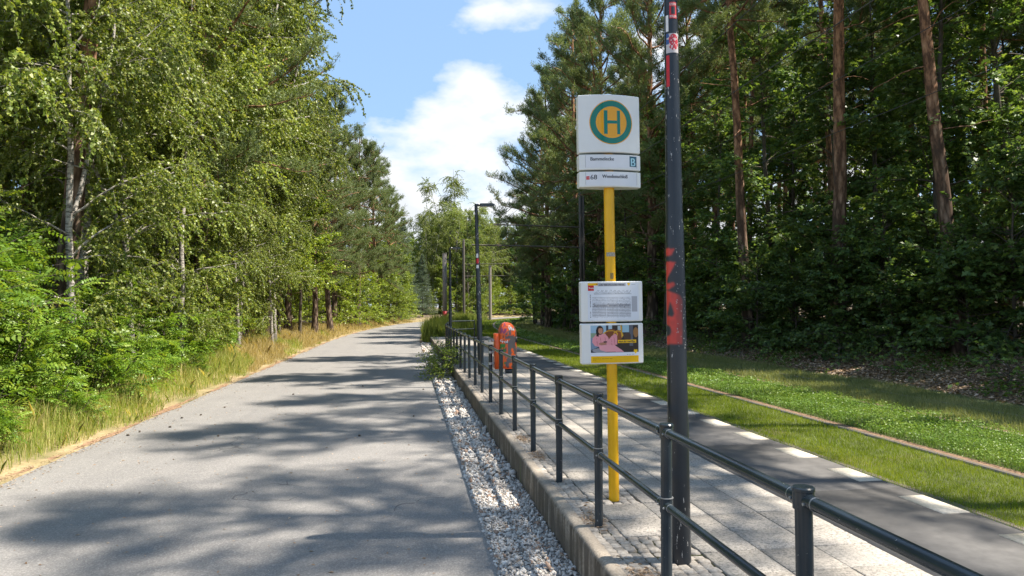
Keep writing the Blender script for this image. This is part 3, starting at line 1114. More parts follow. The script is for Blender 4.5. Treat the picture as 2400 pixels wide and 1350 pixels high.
put((((JX - 378) / 46) ** 2 + ((JY - 870) / 16) ** 2 < 1), (176, 122, 100))
put(R(385, 425, 838, 856), (46, 44, 52))
put(R(557, 780, 826, 866), (245, 190, 10))
put(R(238, 808, 1016, 1098), (240, 186, 10))
put(heart(770, 972, 26), (244, 196, 20))
put(R(262, 490, 1046, 1052) & (vnoise(JX / 5, JY, 9) > 0.3), (120, 90, 10))
put(R(262, 298, 1066, 1072) & (vnoise(JX / 5, JY, 9) > 0.3), (120, 90, 10))
put(R(660, 752, 999, 1007) & (vnoise(JX / 5, JY, 19) > 0.3), (90, 90, 96))
raster_on(S4, tx(228), tx(812), ty5(1098), ty5(648), img, 'poster_sheet', MAT['print'], p5, 0.001)
text_on(S4, 'Mach Sitz. Und Platz.', tx(566), tx(765), ty5(857), ty5(836), 'lettering', MAT['p_black'], p5, slant=0.2, lift=0.002, bold=0.0006)

# ------------------------------------------------------------------ street lamps


def lamp(x, y, label, lean, rich=False):
    o = empty('street_lamp', (x, y, 0), label, 'street lamp', 'street lamps on the platform')
    o.rotation_euler = (0, math.radians(lean), 0)
    b = MB()
    zz = np.array([-0.08, 0, 0.9, 0.92, 2.2, 2.23, 4.20])
    b.tube(np.column_stack([zz * 0, zz * 0, zz]), [0.071, 0.071, 0.069, 0.067, 0.060, 0.056, 0.040], 28)
    autosmooth(b.build('pole', MAT['lamp'], o))
    b = MB()
    b.box(-0.035, 0.12, -0.03, 0.03, 4.165, 4.215)
    arm = b.build('arm', MAT['metal'], o)
    b = MB()
    pr = [(0.10, 4.150), (0.10, 4.222), (0.40, 4.222), (0.47, 4.195), (0.44, 4.160)]
    v0 = [(px, -0.085, pz) for px, pz in pr]
    v1 = [(px, 0.085, pz) for px, pz in pr]
    b.add(v0 + v1, [(i, (i + 1) % 5, 5 + (i + 1) % 5, 5 + i) for i in range(5)])
    b.poly(v0[::-1])
    b.poly(v1)
    hd = b.build('lamp_head', MAT['metal'], o)
    b = MB()
    b.box(0.13, 0.40, -0.065, 0.065, 4.144, 4.1505)
    b.build('diffuser', MAT['p_white'], hd)
    return o


def pole_surface(r0, ang0):
    """u = arc length round the pole from ang0, v = height"""
    def s(U, V, lift):
        V = np.asarray(V, float)
        rr = np.interp(V, [0, 0.9, 0.92, 2.2, 2.23, 4.2], [0.071, 0.069, 0.067, 0.060, 0.056, 0.040]) + lift
        A = ang0 + np.asarray(U, float) / 0.06
        return np.stack([rr * np.cos(A), rr * np.sin(A), V], -1)
    return s


l1 = lamp(*LAMPS[0], 'black conical street lamp pole with red graffiti and peeling stickers', -0.25)
# graffiti: facing the camera and the road side
PS = pole_surface(0.06, math.radians(180 + 68))
H_, W_ = 150, 46
JX, JY = np.meshgrid(1235 + 110 * np.sin(np.clip(np.linspace(-0.072, 0.098, W_) / 0.06, -1.57, 1.57)), np.linspace(-200, 930, H_))
red = np.zeros(JX.shape)
for pl in ([(1060, -190), (1235, -170), (1200, -95), (1060, -85)], [(1060, -40), (1250, -20), (1205, 60), (1150, 150), (1140, 210), (1060, 215)],
           [(1060, 215), (1220, 208), (1238, 240), (1160, 290), (1060, 292)], [(1060, 300), (1150, 300), (1285, 350), (1312, 400), (1303, 900), (1060, 912)]):
    red = np.maximum(red, in_poly(JX, JY, pl).astype(float))
for pl in ([(1172, 425), (1216, 560), (1200, 592), (1138, 585)],):
    red[in_poly(JX, JY, pl)] = 0
red[((JX - 1128) / 52) ** 2 + ((JY - 752) / 62) ** 2 < 1] = 0
kern = np.array([0.25, 0.5, 0.25])
for _ in range(3):
    red = np.apply_along_axis(lambda a: np.convolve(np.pad(a, 1, mode='edge'), kern, 'valid'), 0, red)
    red = np.apply_along_axis(lambda a: np.convolve(np.pad(a, 1, mode='edge'), kern, 'valid'), 1, red)
red *= np.clip(1.3 - (JX - 1190) / 130, 0, 1) * (0.85 + 0.25 * vnoise(JX / 40, JY / 60, 3))
red = np.clip(red, 0, 1)[..., None]
chip = (vnoise(JX / 6, JY / 14, 21) > 0.90)[..., None] & (JX > 1240)[..., None]
img = red * np.array((206, 66, 58)) + (1 - red) * np.array((42, 48, 56))
img = np.where(chip, (170, 168, 165), img)
img = img.astype(float)
raster_on(PS, -0.072, 0.098, 1.40, 2.06, img, 'graffiti', MAT['graffiti'], l1, 0.0008)
cap_s = pole_surface(0.06, math.radians(180 + 75))
patch_on(cap_s, -0.020, 0.045, 3.575, 3.685, 'sticker', MAT['sticker'], l1, 0.0012, 14)
patch_on(cap_s, -0.004, 0.030, 3.604, 3.655, 'sticker_print', MAT['p_black'], l1, 0.0018, 10)
text_on(cap_s, 'EISERN', -0.016, 0.041, 3.662, 3.678, 'lettering', MAT['p_white'], l1, lift=0.0022)
text_on(cap_s, 'BERLIN', -0.016, 0.041, 3.581, 3.597, 'lettering', MAT['p_white'], l1, lift=0.0022)
H_, W_ = 60, 50
JX, JY = np.meshgrid(np.linspace(0, 1, W_), np.linspace(0, 1, H_))
img = np.zeros((H_, W_, 3)) + (196, 190, 190)
put(((JX - 0.58) / 0.40) ** 2 + ((JY - 0.45) / 0.42) ** 2 < 1, (190, 58, 66))
put((((JX - 0.58) / 0.40) ** 2 + ((JY - 0.45) / 0.42) ** 2 < 1) & (vnoise(JX * 14, JY * 14, 4) > 0.7), (216, 190, 190))
put((JX < 0.25) & (JY < 0.55) & (vnoise(JX * 8, JY * 8, 6) > 0.3), (52, 84, 140))
raster_on(cap_s, -0.055, 0.060, 3.345, 3.475, img, 'sticker', MAT['print'], l1, 0.0012)
patch_on(cap_s, -0.055, -0.025, 3.12, 3.33, 'sticker', MAT['sticker'], l1, 0.0012, 8)
patch_on(cap_s, -0.058, -0.030, 3.49, 3.60, 'sticker', MAT['p_white'], l1, 0.0010, 8)
l2 = lamp(*LAMPS[1], 'slim dark street lamp with small stickers standing beside the orange bin', -1.3)
s2 = pole_surface(0.05, math.radians(180 + 75))
patch_on(s2, -0.03, 0.03, 2.88, 2.98, 'sticker', MAT['p_white'], l2, 0.0012, 8)
patch_on(s2, -0.03, 0.035, 2.74, 2.86, 'sticker', MAT['sticker'], l2, 0.0012, 8)
patch_on(s2, -0.03, 0.03, 2.62, 2.70, 'sticker', MAT['p_white'], l2, 0.0012, 8)
lamp(*LAMPS[2], 'slim dark street lamp near the far bend of the railing', 0.0)

# ------------------------------------------------------------------ litter bin
BINP = (1.705, PY[8])
lb = empty('litter_bin', (BINP[0], BINP[1], 0), 'orange domed litter bin with grey and white graffiti clamped to the railing', 'litter bin')
na, nr = 56, 44
ang = np.linspace(0, 2 * np.pi, na, endpoint=False)
prof = [(0.0, 0.60), (0.165, 0.60), (0.185, 0.615)] + [(0.187, z) for z in np.linspace(0.64, 1.16, 26)]
prof += [(0.187 * math.cos(t_) ** 0.85, 1.18 + 0.215 * math.sin(t_)) for t_ in np.linspace(0.05, math.pi / 2 - 0.01, 15)]
v = []
for r, z in prof:
    for a in ang:
        x, y = r * math.cos(a), r * math.sin(a)
        # rounded front, flatter back towards the post
        x = max(x, -0.115 * (r / 0.187)) if r > 0 else 0
        v.append((x * 1.02, y, z))
v = np.array(v)
n = len(prof)
i = np.arange(n - 1)[:, None] * na
j = np.arange(na)[None]
b = MB()
b.add(v, np.stack([i + j, i + (j + 1) % na, i + na + (j + 1) % na, i + na + j], -1).reshape(-1, 4))
me = b.mesh('body', MAT['bin_paint'], True)
A = np.tile(np.degrees(ang), n)          # 270 = towards the camera
Zv = v[:, 2]
col = np.zeros((len(v), 3)) + (240, 100, 36)
u_ = (A - 270)
gr = (vnoise(u_ / 16 + 20, Zv * 9, 11) + 0.35 * vnoise(u_ / 6 + 9, Zv * 24, 12) > 0.62) & (u_ > -8) & (u_ < 75)
col[gr] = (98, 92, 92)
pk = (vnoise(u_ / 9 + 3, Zv * 22, 13) > 0.62) & (u_ < 0) & (Zv > 1.2)
col[pk] = (150, 60, 96)
gn = (u_ > -45) & (u_ < -12) & (((Zv > 0.88) & (Zv < 1.02)) | (Zv < 0.72)) & (vnoise(u_ / 9, Zv * 20, 14) > 0.3)
col[gn] = (60, 128, 50)
dk = (vnoise(u_ / 5 + 40, Zv * 40, 15) > 0.72) & (u_ < -10) & (Zv > 1.03) & (Zv < 1.25)
col[dk] = (64, 44, 48)
c = col / 255
c = np.where(c <= 0.04045, c / 12.92, ((c + 0.055) / 1.055) ** 2.4)
at = me.color_attributes.new('Col', 'FLOAT_COLOR', 'POINT')
at.data.foreach_set('color', np.concatenate([c, np.ones((len(c), 1))], 1).astype(np.float32).ravel())
body = ob('body', me, lb)
MAT['bin_orange'] = m_plain('bin_orange', lin(236, 96, 40), 0.35, 0.5)
b = MB()
b.tube([(0, 0, 0.592), (0, 0, 0.606)], 0.192, 40)
autosmooth(b.build('base_rim', MAT['bin_orange'], lb))
b = MB()
b.tube([(0, 0, 1.168), (0, 0, 1.176)], 0.1895, 40)
rim = autosmooth(b.build('dome_seam', MAT['bin_orange'], lb))
b = MB()
b.box(-0.20, -0.105, -0.13, 0.13, 0.585, 1.20)
b.build('back_box', MAT['bin_orange'], lb)
b = MB()
for z in (0.66, 0.86, 1.06):
    b = MB()
    b.box(-0.245, -0.198, -0.045, 0.045, z, z + 0.03)
    b.build('bracket', MAT['galv'], lb)
for z in (0.655, 0.855, 1.055):
    ob('clamp', lathe_mesh('clamp', [(0.032, 0), (0.041, 0), (0.041, 0.04), (0.032, 0.04)], MAT['galv']), lb, (1.432 - BINP[0], 0, z))
b = MB()
b.box(-0.03, 0.10, -0.16, -0.10, 0.51, 0.59)
b.box(0.11, 0.15, -0.09, -0.05, 0.45, 0.59)
b.build('latch', MAT['metal'], lb)
b = MB()
b.box(0.145, 0.192, -0.10, 0.10, 1.045, 1.135)
b.build('slot', MAT['p_black'], lb)


def bin_surf(U, V, lift):
    V = np.asarray(V, float)
    A = np.radians(270) + np.asarray(U, float) / 0.187
    r = np.where(V < 1.18, 0.187, 0.187 * np.cos(np.arcsin(np.clip((V - 1.18) / 0.215, 0, 0.98))) ** 0.85) + lift
    return np.stack([r * np.cos(A) * 1.02, r * np.sin(A), V], -1)


text_on(bin_surf, 'VB', 0.03, 0.115, 1.255, 1.315, 'lettering', MAT['p_white'], lb, lift=0.004, bold=0.004)
text_on(bin_surf, 'ol', 0.115, 0.155, 1.25, 1.30, 'lettering', MAT['p_white'], lb, lift=0.004, bold=0.003)
text_on(bin_surf, 'c', -0.12, -0.08, 1.06, 1.115, 'lettering', MAT['p_white'], lb, lift=0.004, bold=0.003)
text_on(bin_surf, 'rol', -0.08, 0.01, 1.04, 1.09, 'lettering', MAT['p_white'], lb, lift=0.004, bold=0.002)

# ------------------------------------------------------------------ overhead line masts
mast = empty('catenary_mast', (10.95, 43.9, -0.24), 'brown steel overhead-line mast with two long arms behind the stop sign', 'mast')
b = MB()
for dx in (-0.10, 0.10):
    b.box(dx - 0.055, dx + 0.055, -0.11, 0.11, -0.3, 9.4)
b.build('pole', MAT['cat_steel'], mast)
b = MB()
b.box(-0.045, 0.045, -0.06, 0.06, 0.2, 9.3)
b.build('web', MAT['wire'], mast)
for z, xe in ((6.98, -5.6), (5.70, -7.0)):
    b = MB()
    b.tube([(-0.15, 0, z - 0.07), (xe, 0, z + 0.05)], 0.042, 10)
    autosmooth(b.build('arm', MAT['cat_steel'], mast))
for p0, p1, r_ in (((-0.15, 0, 8.9), (-3.6, 0, 7.03), 0.014), ((-4.9, 0, 7.0), (-4.9, 0, 6.75), 0.03), ((-1.7, 0, 6.95), (-1.7, 0, 5.75), 0.012)):
    b = MB()
    b.tube([p0, p1], r_, 6)
    b.build('stay', MAT['wire'], mast)

mast2 = empty('catenary_mast', (6.9, 88.0, -0.28), 'thin brown overhead-line mast standing in tall weeds past the platform', 'mast')
b = MB()
b.tube([(0, 0, -0.3), (0, 0, 10.1), (0, 0, 10.35)], [0.17, 0.15, 0.08], 16)
autosmooth(b.build('pole', MAT['cat_steel'], mast2))
for z in (7.25, 5.75):
    b = MB()
    b.tube([(0.1, 0, z), (5.6, 0, z + 0.06)], 0.035, 8)
    b.build('arm', MAT['cat_steel'], mast2)
mast3 = empty('catenary_mast', (11.5, 99.4, -0.28), 'pale grey overhead-line mast in front of the far pines', 'mast')
b = MB()
b.tube([(0, 0, -0.3), (0, 0, 7.7)], [0.22, 0.18], 16)
autosmooth(b.build('pole', MAT['taupe'], mast3))
b = MB()
b.box(-0.22, 0.22, -0.22, 0.22, 7.69, 7.76)
b.build('cap', MAT['cat_steel'], mast3)
colm = empty('square_column', (3.62, 70.2, -0.30), 'square taupe concrete column with red paint at its foot', 'column')
b = MB()
b.box(-0.20, 0.20, -0.20, 0.20, -0.3, 7.20)
b.build('shaft', MAT['taupe'], colm)
b = MB()
b.box(-0.205, 0.205, -0.205, 0.205, 0.3, 1.55)
b.build('red_paint', MAT['sticker'], colm)
b = MB()
b.box(-0.215, 0.215, -0.215, 0.215, 7.201, 7.27)
b.build('cap', MAT['tile'], colm)
yw = np.concatenate([np.arange(-12, 44, 4.0), np.arange(44, 150, 4)])
for x, z, lb_ in ((5.75, 5.45, 'lower contact wire over the track beside the platform'), (5.75, 6.85, 'upper carrying wire over the track beside the platform'),
                  (9.35, 5.45, 'lower contact wire over the track beside the forest'), (9.35, 6.85, 'upper carrying wire over the track beside the forest')):
    b = MB()
    sag = (0.0 if z < 6 else 0.35) * np.sin(np.clip((yw - 44) / 44, -2, 3) * np.pi) ** 2
    b.tube(np.column_stack([x + curve_shift(yw), yw, z - sag]), 0.0085, 5)
    tag(b.build('overhead_wire', MAT['wire']), lb_, 'wire')

# ------------------------------------------------------------------ vegetation


def unit(a):
    return a / (np.linalg.norm(a, axis=-1, keepdims=True) + 1e-9)


def path(rg, p, d, L, n, g=0.0, wob=0.12):
    pts = [np.array(p, float)]
    d = np.array(d, float)
    for _ in range(n):
        d = d + rg.normal(0, wob, 3)
        d[2] += g
        d /= np.linalg.norm(d)
        pts.append(pts[-1] + d * L / n)
    return np.array(pts)


def at_path(pts, t):
    """points and directions at parameters t (0..1) of a polyline"""
    n = len(pts) - 1
    x = np.clip(np.asarray(t) * n, 0, n - 1e-6)
    i = x.astype(int)
    f = (x - i)[:, None]
    return pts[i] * (1 - f) + pts[i + 1] * f, unit(pts[i + 1] - pts[i])


def leaf_faces(mb, pos, tip, nrm, L, W, shape, rg, bend=0.15, m=0, v=None):
    """one polygon per leaf: shape is an outline of (along, across)"""
    n = len(pos)
    tip = unit(tip)
    side = unit(np.cross(tip, nrm))
    nn = np.cross(side, tip)
    sh = np.asarray(shape, float)
    k = len(sh)
    L = np.broadcast_to(np.asarray(L, float), (n,))[:, None, None]
    W = np.broadcast_to(np.asarray(W, float), (n,))[:, None, None]
    al, ac = sh[None, :, 0, None], sh[None, :, 1, None]
    V = pos[:, None] + tip[:, None] * al * L + side[:, None] * ac * W - nn[:, None] * (bend * (al ** 2) - 0.25 * np.abs(ac)) * L
    F = np.arange(n * k).reshape(n, k)
    mb.add(V.reshape(-1, 3), F, rg.random(n) if v is None else v, m)


RHOMB = [(0, 0), (0.42, 0.5), (1, 0), (0.42, -0.5)]
OVAL = [(0, 0), (0.3, 0.45), (0.75, 0.38), (1, 0), (0.75, -0.38), (0.3, -0.45)]
OAK = [(0, 0), (0.26, 0.30), (0.36, 0.13), (0.58, 0.5), (0.68, 0.20), (1, 0), (0.68, -0.20), (0.58, -0.5), (0.36, -0.13), (0.26, -0.30)]


def trunk_path(rg, H, lean=(0, 0), wob=0.02, n=14):
    z = np.linspace(0, 1, n + 1)
    w = np.cumsum(rg.normal(0, wob, (n + 1, 2)), 0) * H / n
    w -= w[0]
    return np.column_stack([lean[0] * H * z ** 1.3 + w[:, 0], lean[1] * H * z ** 1.3 + w[:, 1], H * z])


def flare(n, r0, r1):
    z = np.linspace(0, 1, n)
    return r0 * (1 - z) + r1 * z + r0 * 0.35 * np.exp(-z * 40)


def make_pine(seed, H, r0, cb, Lmax, lean=(0, 0), needles=5, dead=8):
    rg = np.random.default_rng(seed)
    tp = trunk_path(rg, H, lean)
    tb = MB()
    tb.tube(np.vstack([tp[0] - (0, 0, 0.5), tp]), np.concatenate([[r0 * 1.4], flare(len(tp), r0, 0.035)]), 12, True)
    sp, sd = [], []
    z = cb * H
    while z < H - 0.3:
        t = (z - cb * H) / (H - cb * H)
        for _ in range(rg.integers(2, 5)):
            az = rg.uniform(0, 2 * np.pi)
            prof = (0.55 + 0.45 * min(1, t * 3)) * (1 - t ** 1.7) + 0.16
            L = Lmax * prof * rg.uniform(0.55, 1.15)
            el = np.radians(rg.normal(4 + 45 * t, 12))
            p, _ = at_path(tp, [z / H])
            d = (np.cos(az) * np.cos(el), np.sin(az) * np.cos(el), np.sin(el))
            lp = path(rg, p[0], d, L, 7, 0.035, 0.16)
            tb.tube(lp, np.linspace(0.018 + 0.012 * L, 0.010, 8), 5, False)
            ns = int(5 + 3.6 * L)
            tt = rg.uniform(0.32, 1.0, ns)
            q, dd = at_path(lp, tt)
            for k in range(ns):
                s = unit(np.cross(dd[k], (0, 0, 1))) * rg.choice([-1, 1])
                bd = unit(dd[k] * 0.7 + s * rg.uniform(0.2, 1.0) + np.array([0, 0, rg.uniform(0.05, 0.6)]))
                bl = rg.uniform(0.25, 0.75) * (0.6 + 0.12 * L)
                bp = path(rg, q[k], bd, bl, 3, 0.06, 0.12)
                tb.tube(bp[[0, 3]], [0.009, 0.004], 3, False)
                m = rg.integers(19, 29)
                a, ad = at_path(bp, rg.uniform(0.25, 1.0, m))
                sp.append(a + rg.normal(0, 0.085, a.shape))
                sd.append(unit(ad + rg.normal(0, 0.45, a.shape) + (0, 0, 0.45)))
        z += rg.uniform(0.28, 0.6)
    for _ in range(dead):                                     # bare dead limbs under the crown
        zz = rg.uniform(cb * 0.5, cb * 1.05) * H
        az = rg.uniform(0, 2 * np.pi)
        p, _ = at_path(tp, [zz / H])
        dp = path(rg, p[0], (np.cos(az), np.sin(az), 0.05), rg.uniform(0.5, 2.2), 5, 0.02, 0.22)
        tb.tube(dp, np.linspace(0.022, 0.006, 6), 4, False)
    sp, sd = np.concatenate(sp), np.concatenate(sd)
    n = len(sp)
    M_ = needles
    P = np.repeat(sp, M_, 0)
    D = np.repeat(sd, M_, 0)
    u = rg.uniform(0, 1, (n * M_, 1))
    base = P + D * u * 0.14
    nd = unit(D * 0.75 + rg.normal(0, 0.55, D.shape))
    side = unit(np.cross(nd, rg.normal(0, 1, D.shape)))
    ln = rg.uniform(0.08, 0.14, (n * M_, 1))
    V = np.stack([base - side * 0.0125, base + side * 0.0125, base + nd * ln], 1).reshape(-1, 3)
    cv = np.repeat(np.clip(rg.normal(0.45, 0.2, n), 0, 1), M_)
    cb_ = MB()
    cb_.add(V, np.arange(len(V)).reshape(-1, 3), np.clip(cv + rg.normal(0, 0.1, n * M_), 0, 1))
    return {'trunk': tb.mesh('trunk', MAT['pine_bark'], True), 'crown': cb_.mesh('crown', MAT['needle'])}


def make_spruce(seed, H, mat):
    rg = np.random.default_rng(seed)
    tp = trunk_path(rg, H, wob=0.006)
    tb = MB()
    tb.tube(tp, flare(len(tp), 0.14, 0.015), 8)
    sp, sd = [], []
    z = 0.06 * H
    while z < H - 0.1:
        t = z / H
        for k in range(6):
            az = rg.uniform(0, 2 * np.pi)
            L = (1 - t) * H * 0.24 * rg.uniform(0.8, 1.1) + 0.1
            p, _ = at_path(tp, [t])
            lp = path(rg, p[0], (np.cos(az), np.sin(az), 0.1 + 0.5 * t), L, 5, -0.01, 0.06)
            tb.tube(lp, np.linspace(0.02, 0.005, 6), 3, False)
            m = int(12 + 26 * L)
            a, ad = at_path(lp, rg.uniform(0.15, 1, m))
            s = unit(np.cross(ad, (0, 0, 1))) * rg.uniform(-1, 1, (m, 1)) * 0.30 * L
            sp.append(a + s * 0.6 + rg.normal(0, 0.05, a.shape))
            sd.append(unit(ad + s * 2 / max(L, .2) + rg.normal(0, 0.25, a.shape)))
        z += 0.26
    sp, sd = np.concatenate(sp), np.concatenate(sd)
    n, M_ = len(sp), 12
    P, D = np.repeat(sp, M_, 0), np.repeat(sd, M_, 0)
    base = P + D * rg.uniform(0, 0.2, (n * M_, 1))
    nd = unit(D * 0.6 + rg.normal(0, 0.6, D.shape))
    side = unit(np.cross(nd, rg.normal(0, 1, D.shape)))
    V = np.stack([base - side * 0.01, base + side * 0.01, base + nd * 0.09], 1).reshape(-1, 3)
    c = MB()
    c.add(V, np.arange(len(V)).reshape(-1, 3), rg.random(n * M_))
    return {'trunk': tb.mesh('trunk', MAT['bark'], True), 'crown': c.mesh('crown', mat)}


def make_birch(seed, H, r0, lean=(0, 0), cb=0.09, Lmax=3.7, leafL=0.082, twigs=20, per=42, fork=True):
    rg = np.random.default_rng(seed)
    tb = MB()
    tp = trunk_path(rg, H, lean, 0.035)
    stems = [(tp, r0)]
    tb.tube(np.vstack([tp[0] - (0, 0, 0.5), tp]), np.concatenate([[r0 * 1.3], flare(len(tp), r0, 0.015)]), 10)
    if fork:
        p, d = at_path(tp, [0.30])
        az = rg.uniform(0, 6.28)
        fp = path(rg, p[0], d[0] + np.array([np.cos(az) * 0.35, np.sin(az) * 0.35, 0]), H * 0.62, 10, 0.03, 0.05)
        tb.tube(fp, np.linspace(r0 * 0.6, 0.015, 11), 8)
        stems.append((fp, r0 * 0.6))
    P, T, S = [], [], []
    for st, r in stems:
        nl = int(H * (2.3 if st is tp else 1.3))
        ts = np.sort(rg.uniform(cb if st is tp else 0.15, 0.99, nl))
        q, _ = at_path(st, ts)
        for k in range(nl):
            t = ts[k]
            az = rg.uniform(0, 2 * np.pi)
            L = Lmax * (0.35 + 0.65 * min(1, t * 3)) * (1 - t ** 2.2 * 0.8) * rg.uniform(0.55, 1.1)
            el = np.radians(rg.normal(38, 12))
            lp = path(rg, q[k], (np.cos(az) * np.cos(el), np.sin(az) * np.cos(el), np.sin(el)), L, 8, -0.055, 0.11)
            tb.tube(lp, np.linspace(0.010 + 0.008 * L, 0.004, 9), 4, False)
            m = int(twigs * (0.5 + L / Lmax))
            a, ad = at_path(lp, rg.uniform(0.08, 1.0, m) ** 0.9)
            for j in range(m):
                d0 = unit(ad[j] * 0.8 + rg.normal(0, 0.55, 3))
                tl = rg.uniform(0.5, 1.55)
                wp = path(rg, a[j], d0, tl, 5, -0.30, 0.08)
                tb.tube(wp[[0, 2, 5]], [0.004, 0.003, 0.002], 3, False)
                nlv = max(6, int(per * tl / 1.0))
                b_, bd = at_path(wp, rg.uniform(0.08, 1.0, nlv))
                P.append(b_)
                T.append(bd)
    P, T = np.concatenate(P), np.concatenate(T)
    n = len(P)
    tip = unit(T * 0.35 + rg.normal(0, 0.55, P.shape) + (0, 0, -0.6))
    nrm = unit(rg.normal(0, 1, P.shape) + (0, 0, 0.7))
    c = MB()
    sz = leafL * rg.uniform(0.7, 1.25, n)
    leaf_faces(c, P + tip * 0.012, tip, nrm, sz, sz * 0.82, RHOMB, rg, 0.12)
    return {'trunk': tb.mesh('trunk', MAT['birch_bark'], True), 'crown': c.mesh('crown', MAT['birch_leaf'])}


def make_broadleaf(seed, H, r0, cb, Lmax, leaf, leafL, leafW, mat, sprays=15, per=9, flat=0.8, dens=2.0, top=0.25, bark='bark'):
    """oak, lime and understory bushes: limbs carrying flat leafy sprays"""
    rg = np.random.default_rng(seed)
    tb = MB()
    tp = trunk_path(rg, H, (rg.normal(0, 0.03), rg.normal(0, 0.03)), 0.04)
    tb.tube(np.vstack([tp[0] - (0, 0, 0.3), tp]), np.concatenate([[r0 * 1.3], flare(len(tp), r0, 0.012)]), 9)
    P, T = [], []
    nl = int(H * dens)
    ts = np.sort(rg.uniform(cb, 0.99, nl))
    q, _ = at_path(tp, ts)
    for k in range(nl):
        t = (ts[k] - cb) / (1 - cb)
        az = rg.uniform(0, 2 * np.pi)
        L = Lmax * (1 - (1 - top) * t ** 1.8) * rg.uniform(0.5, 1.1)
        el = np.radians(rg.normal(12 + 35 * t, 12))
        lp = path(rg, q[k], (np.cos(az) * np.cos(el), np.sin(az) * np.cos(el), np.sin(el)), L, 7, -0.012, 0.13)
        tb.tube(lp, np.linspace(0.008 + 0.009 * L, 0.004, 8), 4, False)
        m = max(3, int(sprays * L / Lmax))
        a, ad = at_path(lp, rg.uniform(0.25, 1.0, m))
        for j in range(m):
            s = unit(np.cross(ad[j], (0, 0, 1))) * rg.choice([-1, 1])
            d0 = unit(ad[j] * 0.7 + s * rg.uniform(0.2, 1.1) + np.array([0, 0, rg.normal(0.05, 0.25)]))
            wp = path(rg, a[j], d0, rg.uniform(0.3, 0.85), 4, -0.02, 0.12)
            tb.tube(wp[[0, 4]], [0.005, 0.002], 3, False)
            b_, bd = at_path(wp, rg.uniform(0.15, 1.0, per))
            P.append(b_ + rg.normal(0, 0.03, b_.shape))
            sgn = rg.choice([-1, 1], (per, 1))
            sd = unit(np.cross(bd, (0, 0, 1))) * sgn
            T.append(unit(bd * 0.7 + sd * rg.uniform(0.2, 1.2, (per, 1)) + rg.normal(0, 0.15, b_.shape) + (0, 0, -0.2)))
    P, T = np.concatenate(P), np.concatenate(T)
    n = len(P)
    nrm = unit(rg.normal(0, 1 - flat * 0.6, P.shape) + (0, 0, flat))
    c = MB()
    k = rg.uniform(0.65, 1.2, n)
    leaf_faces(c, P, T, nrm, leafL * k, leafW * k, leaf, rg, 0.22)
    return {'trunk': tb.mesh('trunk', MAT[bark], True), 'crown': c.mesh('crown', mat)}


def make_robinia(seed, H, W_, stems=7, fronds=1000):
    rg = np.random.default_rng(seed)
    tb = MB()
    P, T = [], []
    for _ in range(stems):
        az = rg.uniform(0, 6.28)
        sp_ = path(rg, (rg.normal(0, 0.18), rg.normal(0, 0.18), -0.2), (np.cos(az) * 0.35 * W_ / H, np.sin(az) * 0.35 * W_ / H, 1), H * rg.uniform(0.55, 1.0), 9, 0.0, 0.07)
        tb.tube(sp_, np.linspace(0.03, 0.006, 10), 6)
        nb = int(H * 5.5)
        q, d = at_path(sp_, rg.uniform(0.08, 1.0, nb))
        for k in range(nb):
            a = rg.uniform(0, 6.28)
            L = rg.uniform(0.35, 1.0) * W_ * 0.55
            bp = path(rg, q[k], (np.cos(a), np.sin(a), rg.uniform(0.1, 0.7)), L, 5, -0.04, 0.08)
            tb.tube(bp, np.linspace(0.009, 0.003, 6), 3, False)
            m = max(2, int(fronds / (stems * nb) * rg.uniform(0.6, 1.4) + 0.5))
            x, xd = at_path(bp, rg.uniform(0.15, 1.0, m))
            P.append(x)
            s = unit(np.cross(xd, (0, 0, 1))) * rg.choice([-1, 1], (m, 1))
            T.append(unit(xd * 0.7 + s * rg.uniform(0.1, 1.1, (m, 1)) + rg.normal(0, 0.34, x.shape) + (0, 0, 0.0)))
    P, T = np.concatenate(P), np.concatenate(T)
    n = len(P)
    L = rg.uniform(0.24, 0.44, n)
    side = unit(np.cross(T, (0, 0, 1) + rg.normal(0, 0.42, P.shape)))
    up = np.cross(side, T)
    c = MB()
    pv = np.clip(rg.normal(0.5, 0.25, n), 0, 1)
    for i in range(7):                                        # paired leaflets along a drooping rachis
        f = 0.18 + 0.80 * i / 6
        base = P + T * (L * f)[:, None] - up * (L * 0.35 * f * f)[:, None]
        for sg in ((1, -1) if i < 6 else (0,)):
            tip = unit(side * sg + T * (0.28 if sg else 1.0) - up * (0.30 * f))
            ll = L * (0.22 - 0.05 * abs(f - 0.5))
            leaf_faces(c, base, tip, up + rg.normal(0, 0.3, P.shape), ll, ll * 0.55, RHOMB, rg, 0.1, v=np.clip(pv + rg.normal(0, 0.12, n), 0, 1))
    return {'stem': tb.mesh('stem', MAT['bark'], True), 'foliage': c.mesh('foliage', MAT['robinia_leaf'])}


def place(proto, name, x, y, label, cat, group=None, rot=0.0, sc=1.0, tilt=(0, 0), dz=0.0, sz=None):
    o = empty(name, (x, y, float(ground_z(x, y)) + dz), label, cat, group)
    o.rotation_euler = (tilt[0], tilt[1], rot)
    o.scale = (sc, sc, sc if sz is None else sz)
    for k, me in proto.items():
        ob(k, me, o)
    return o


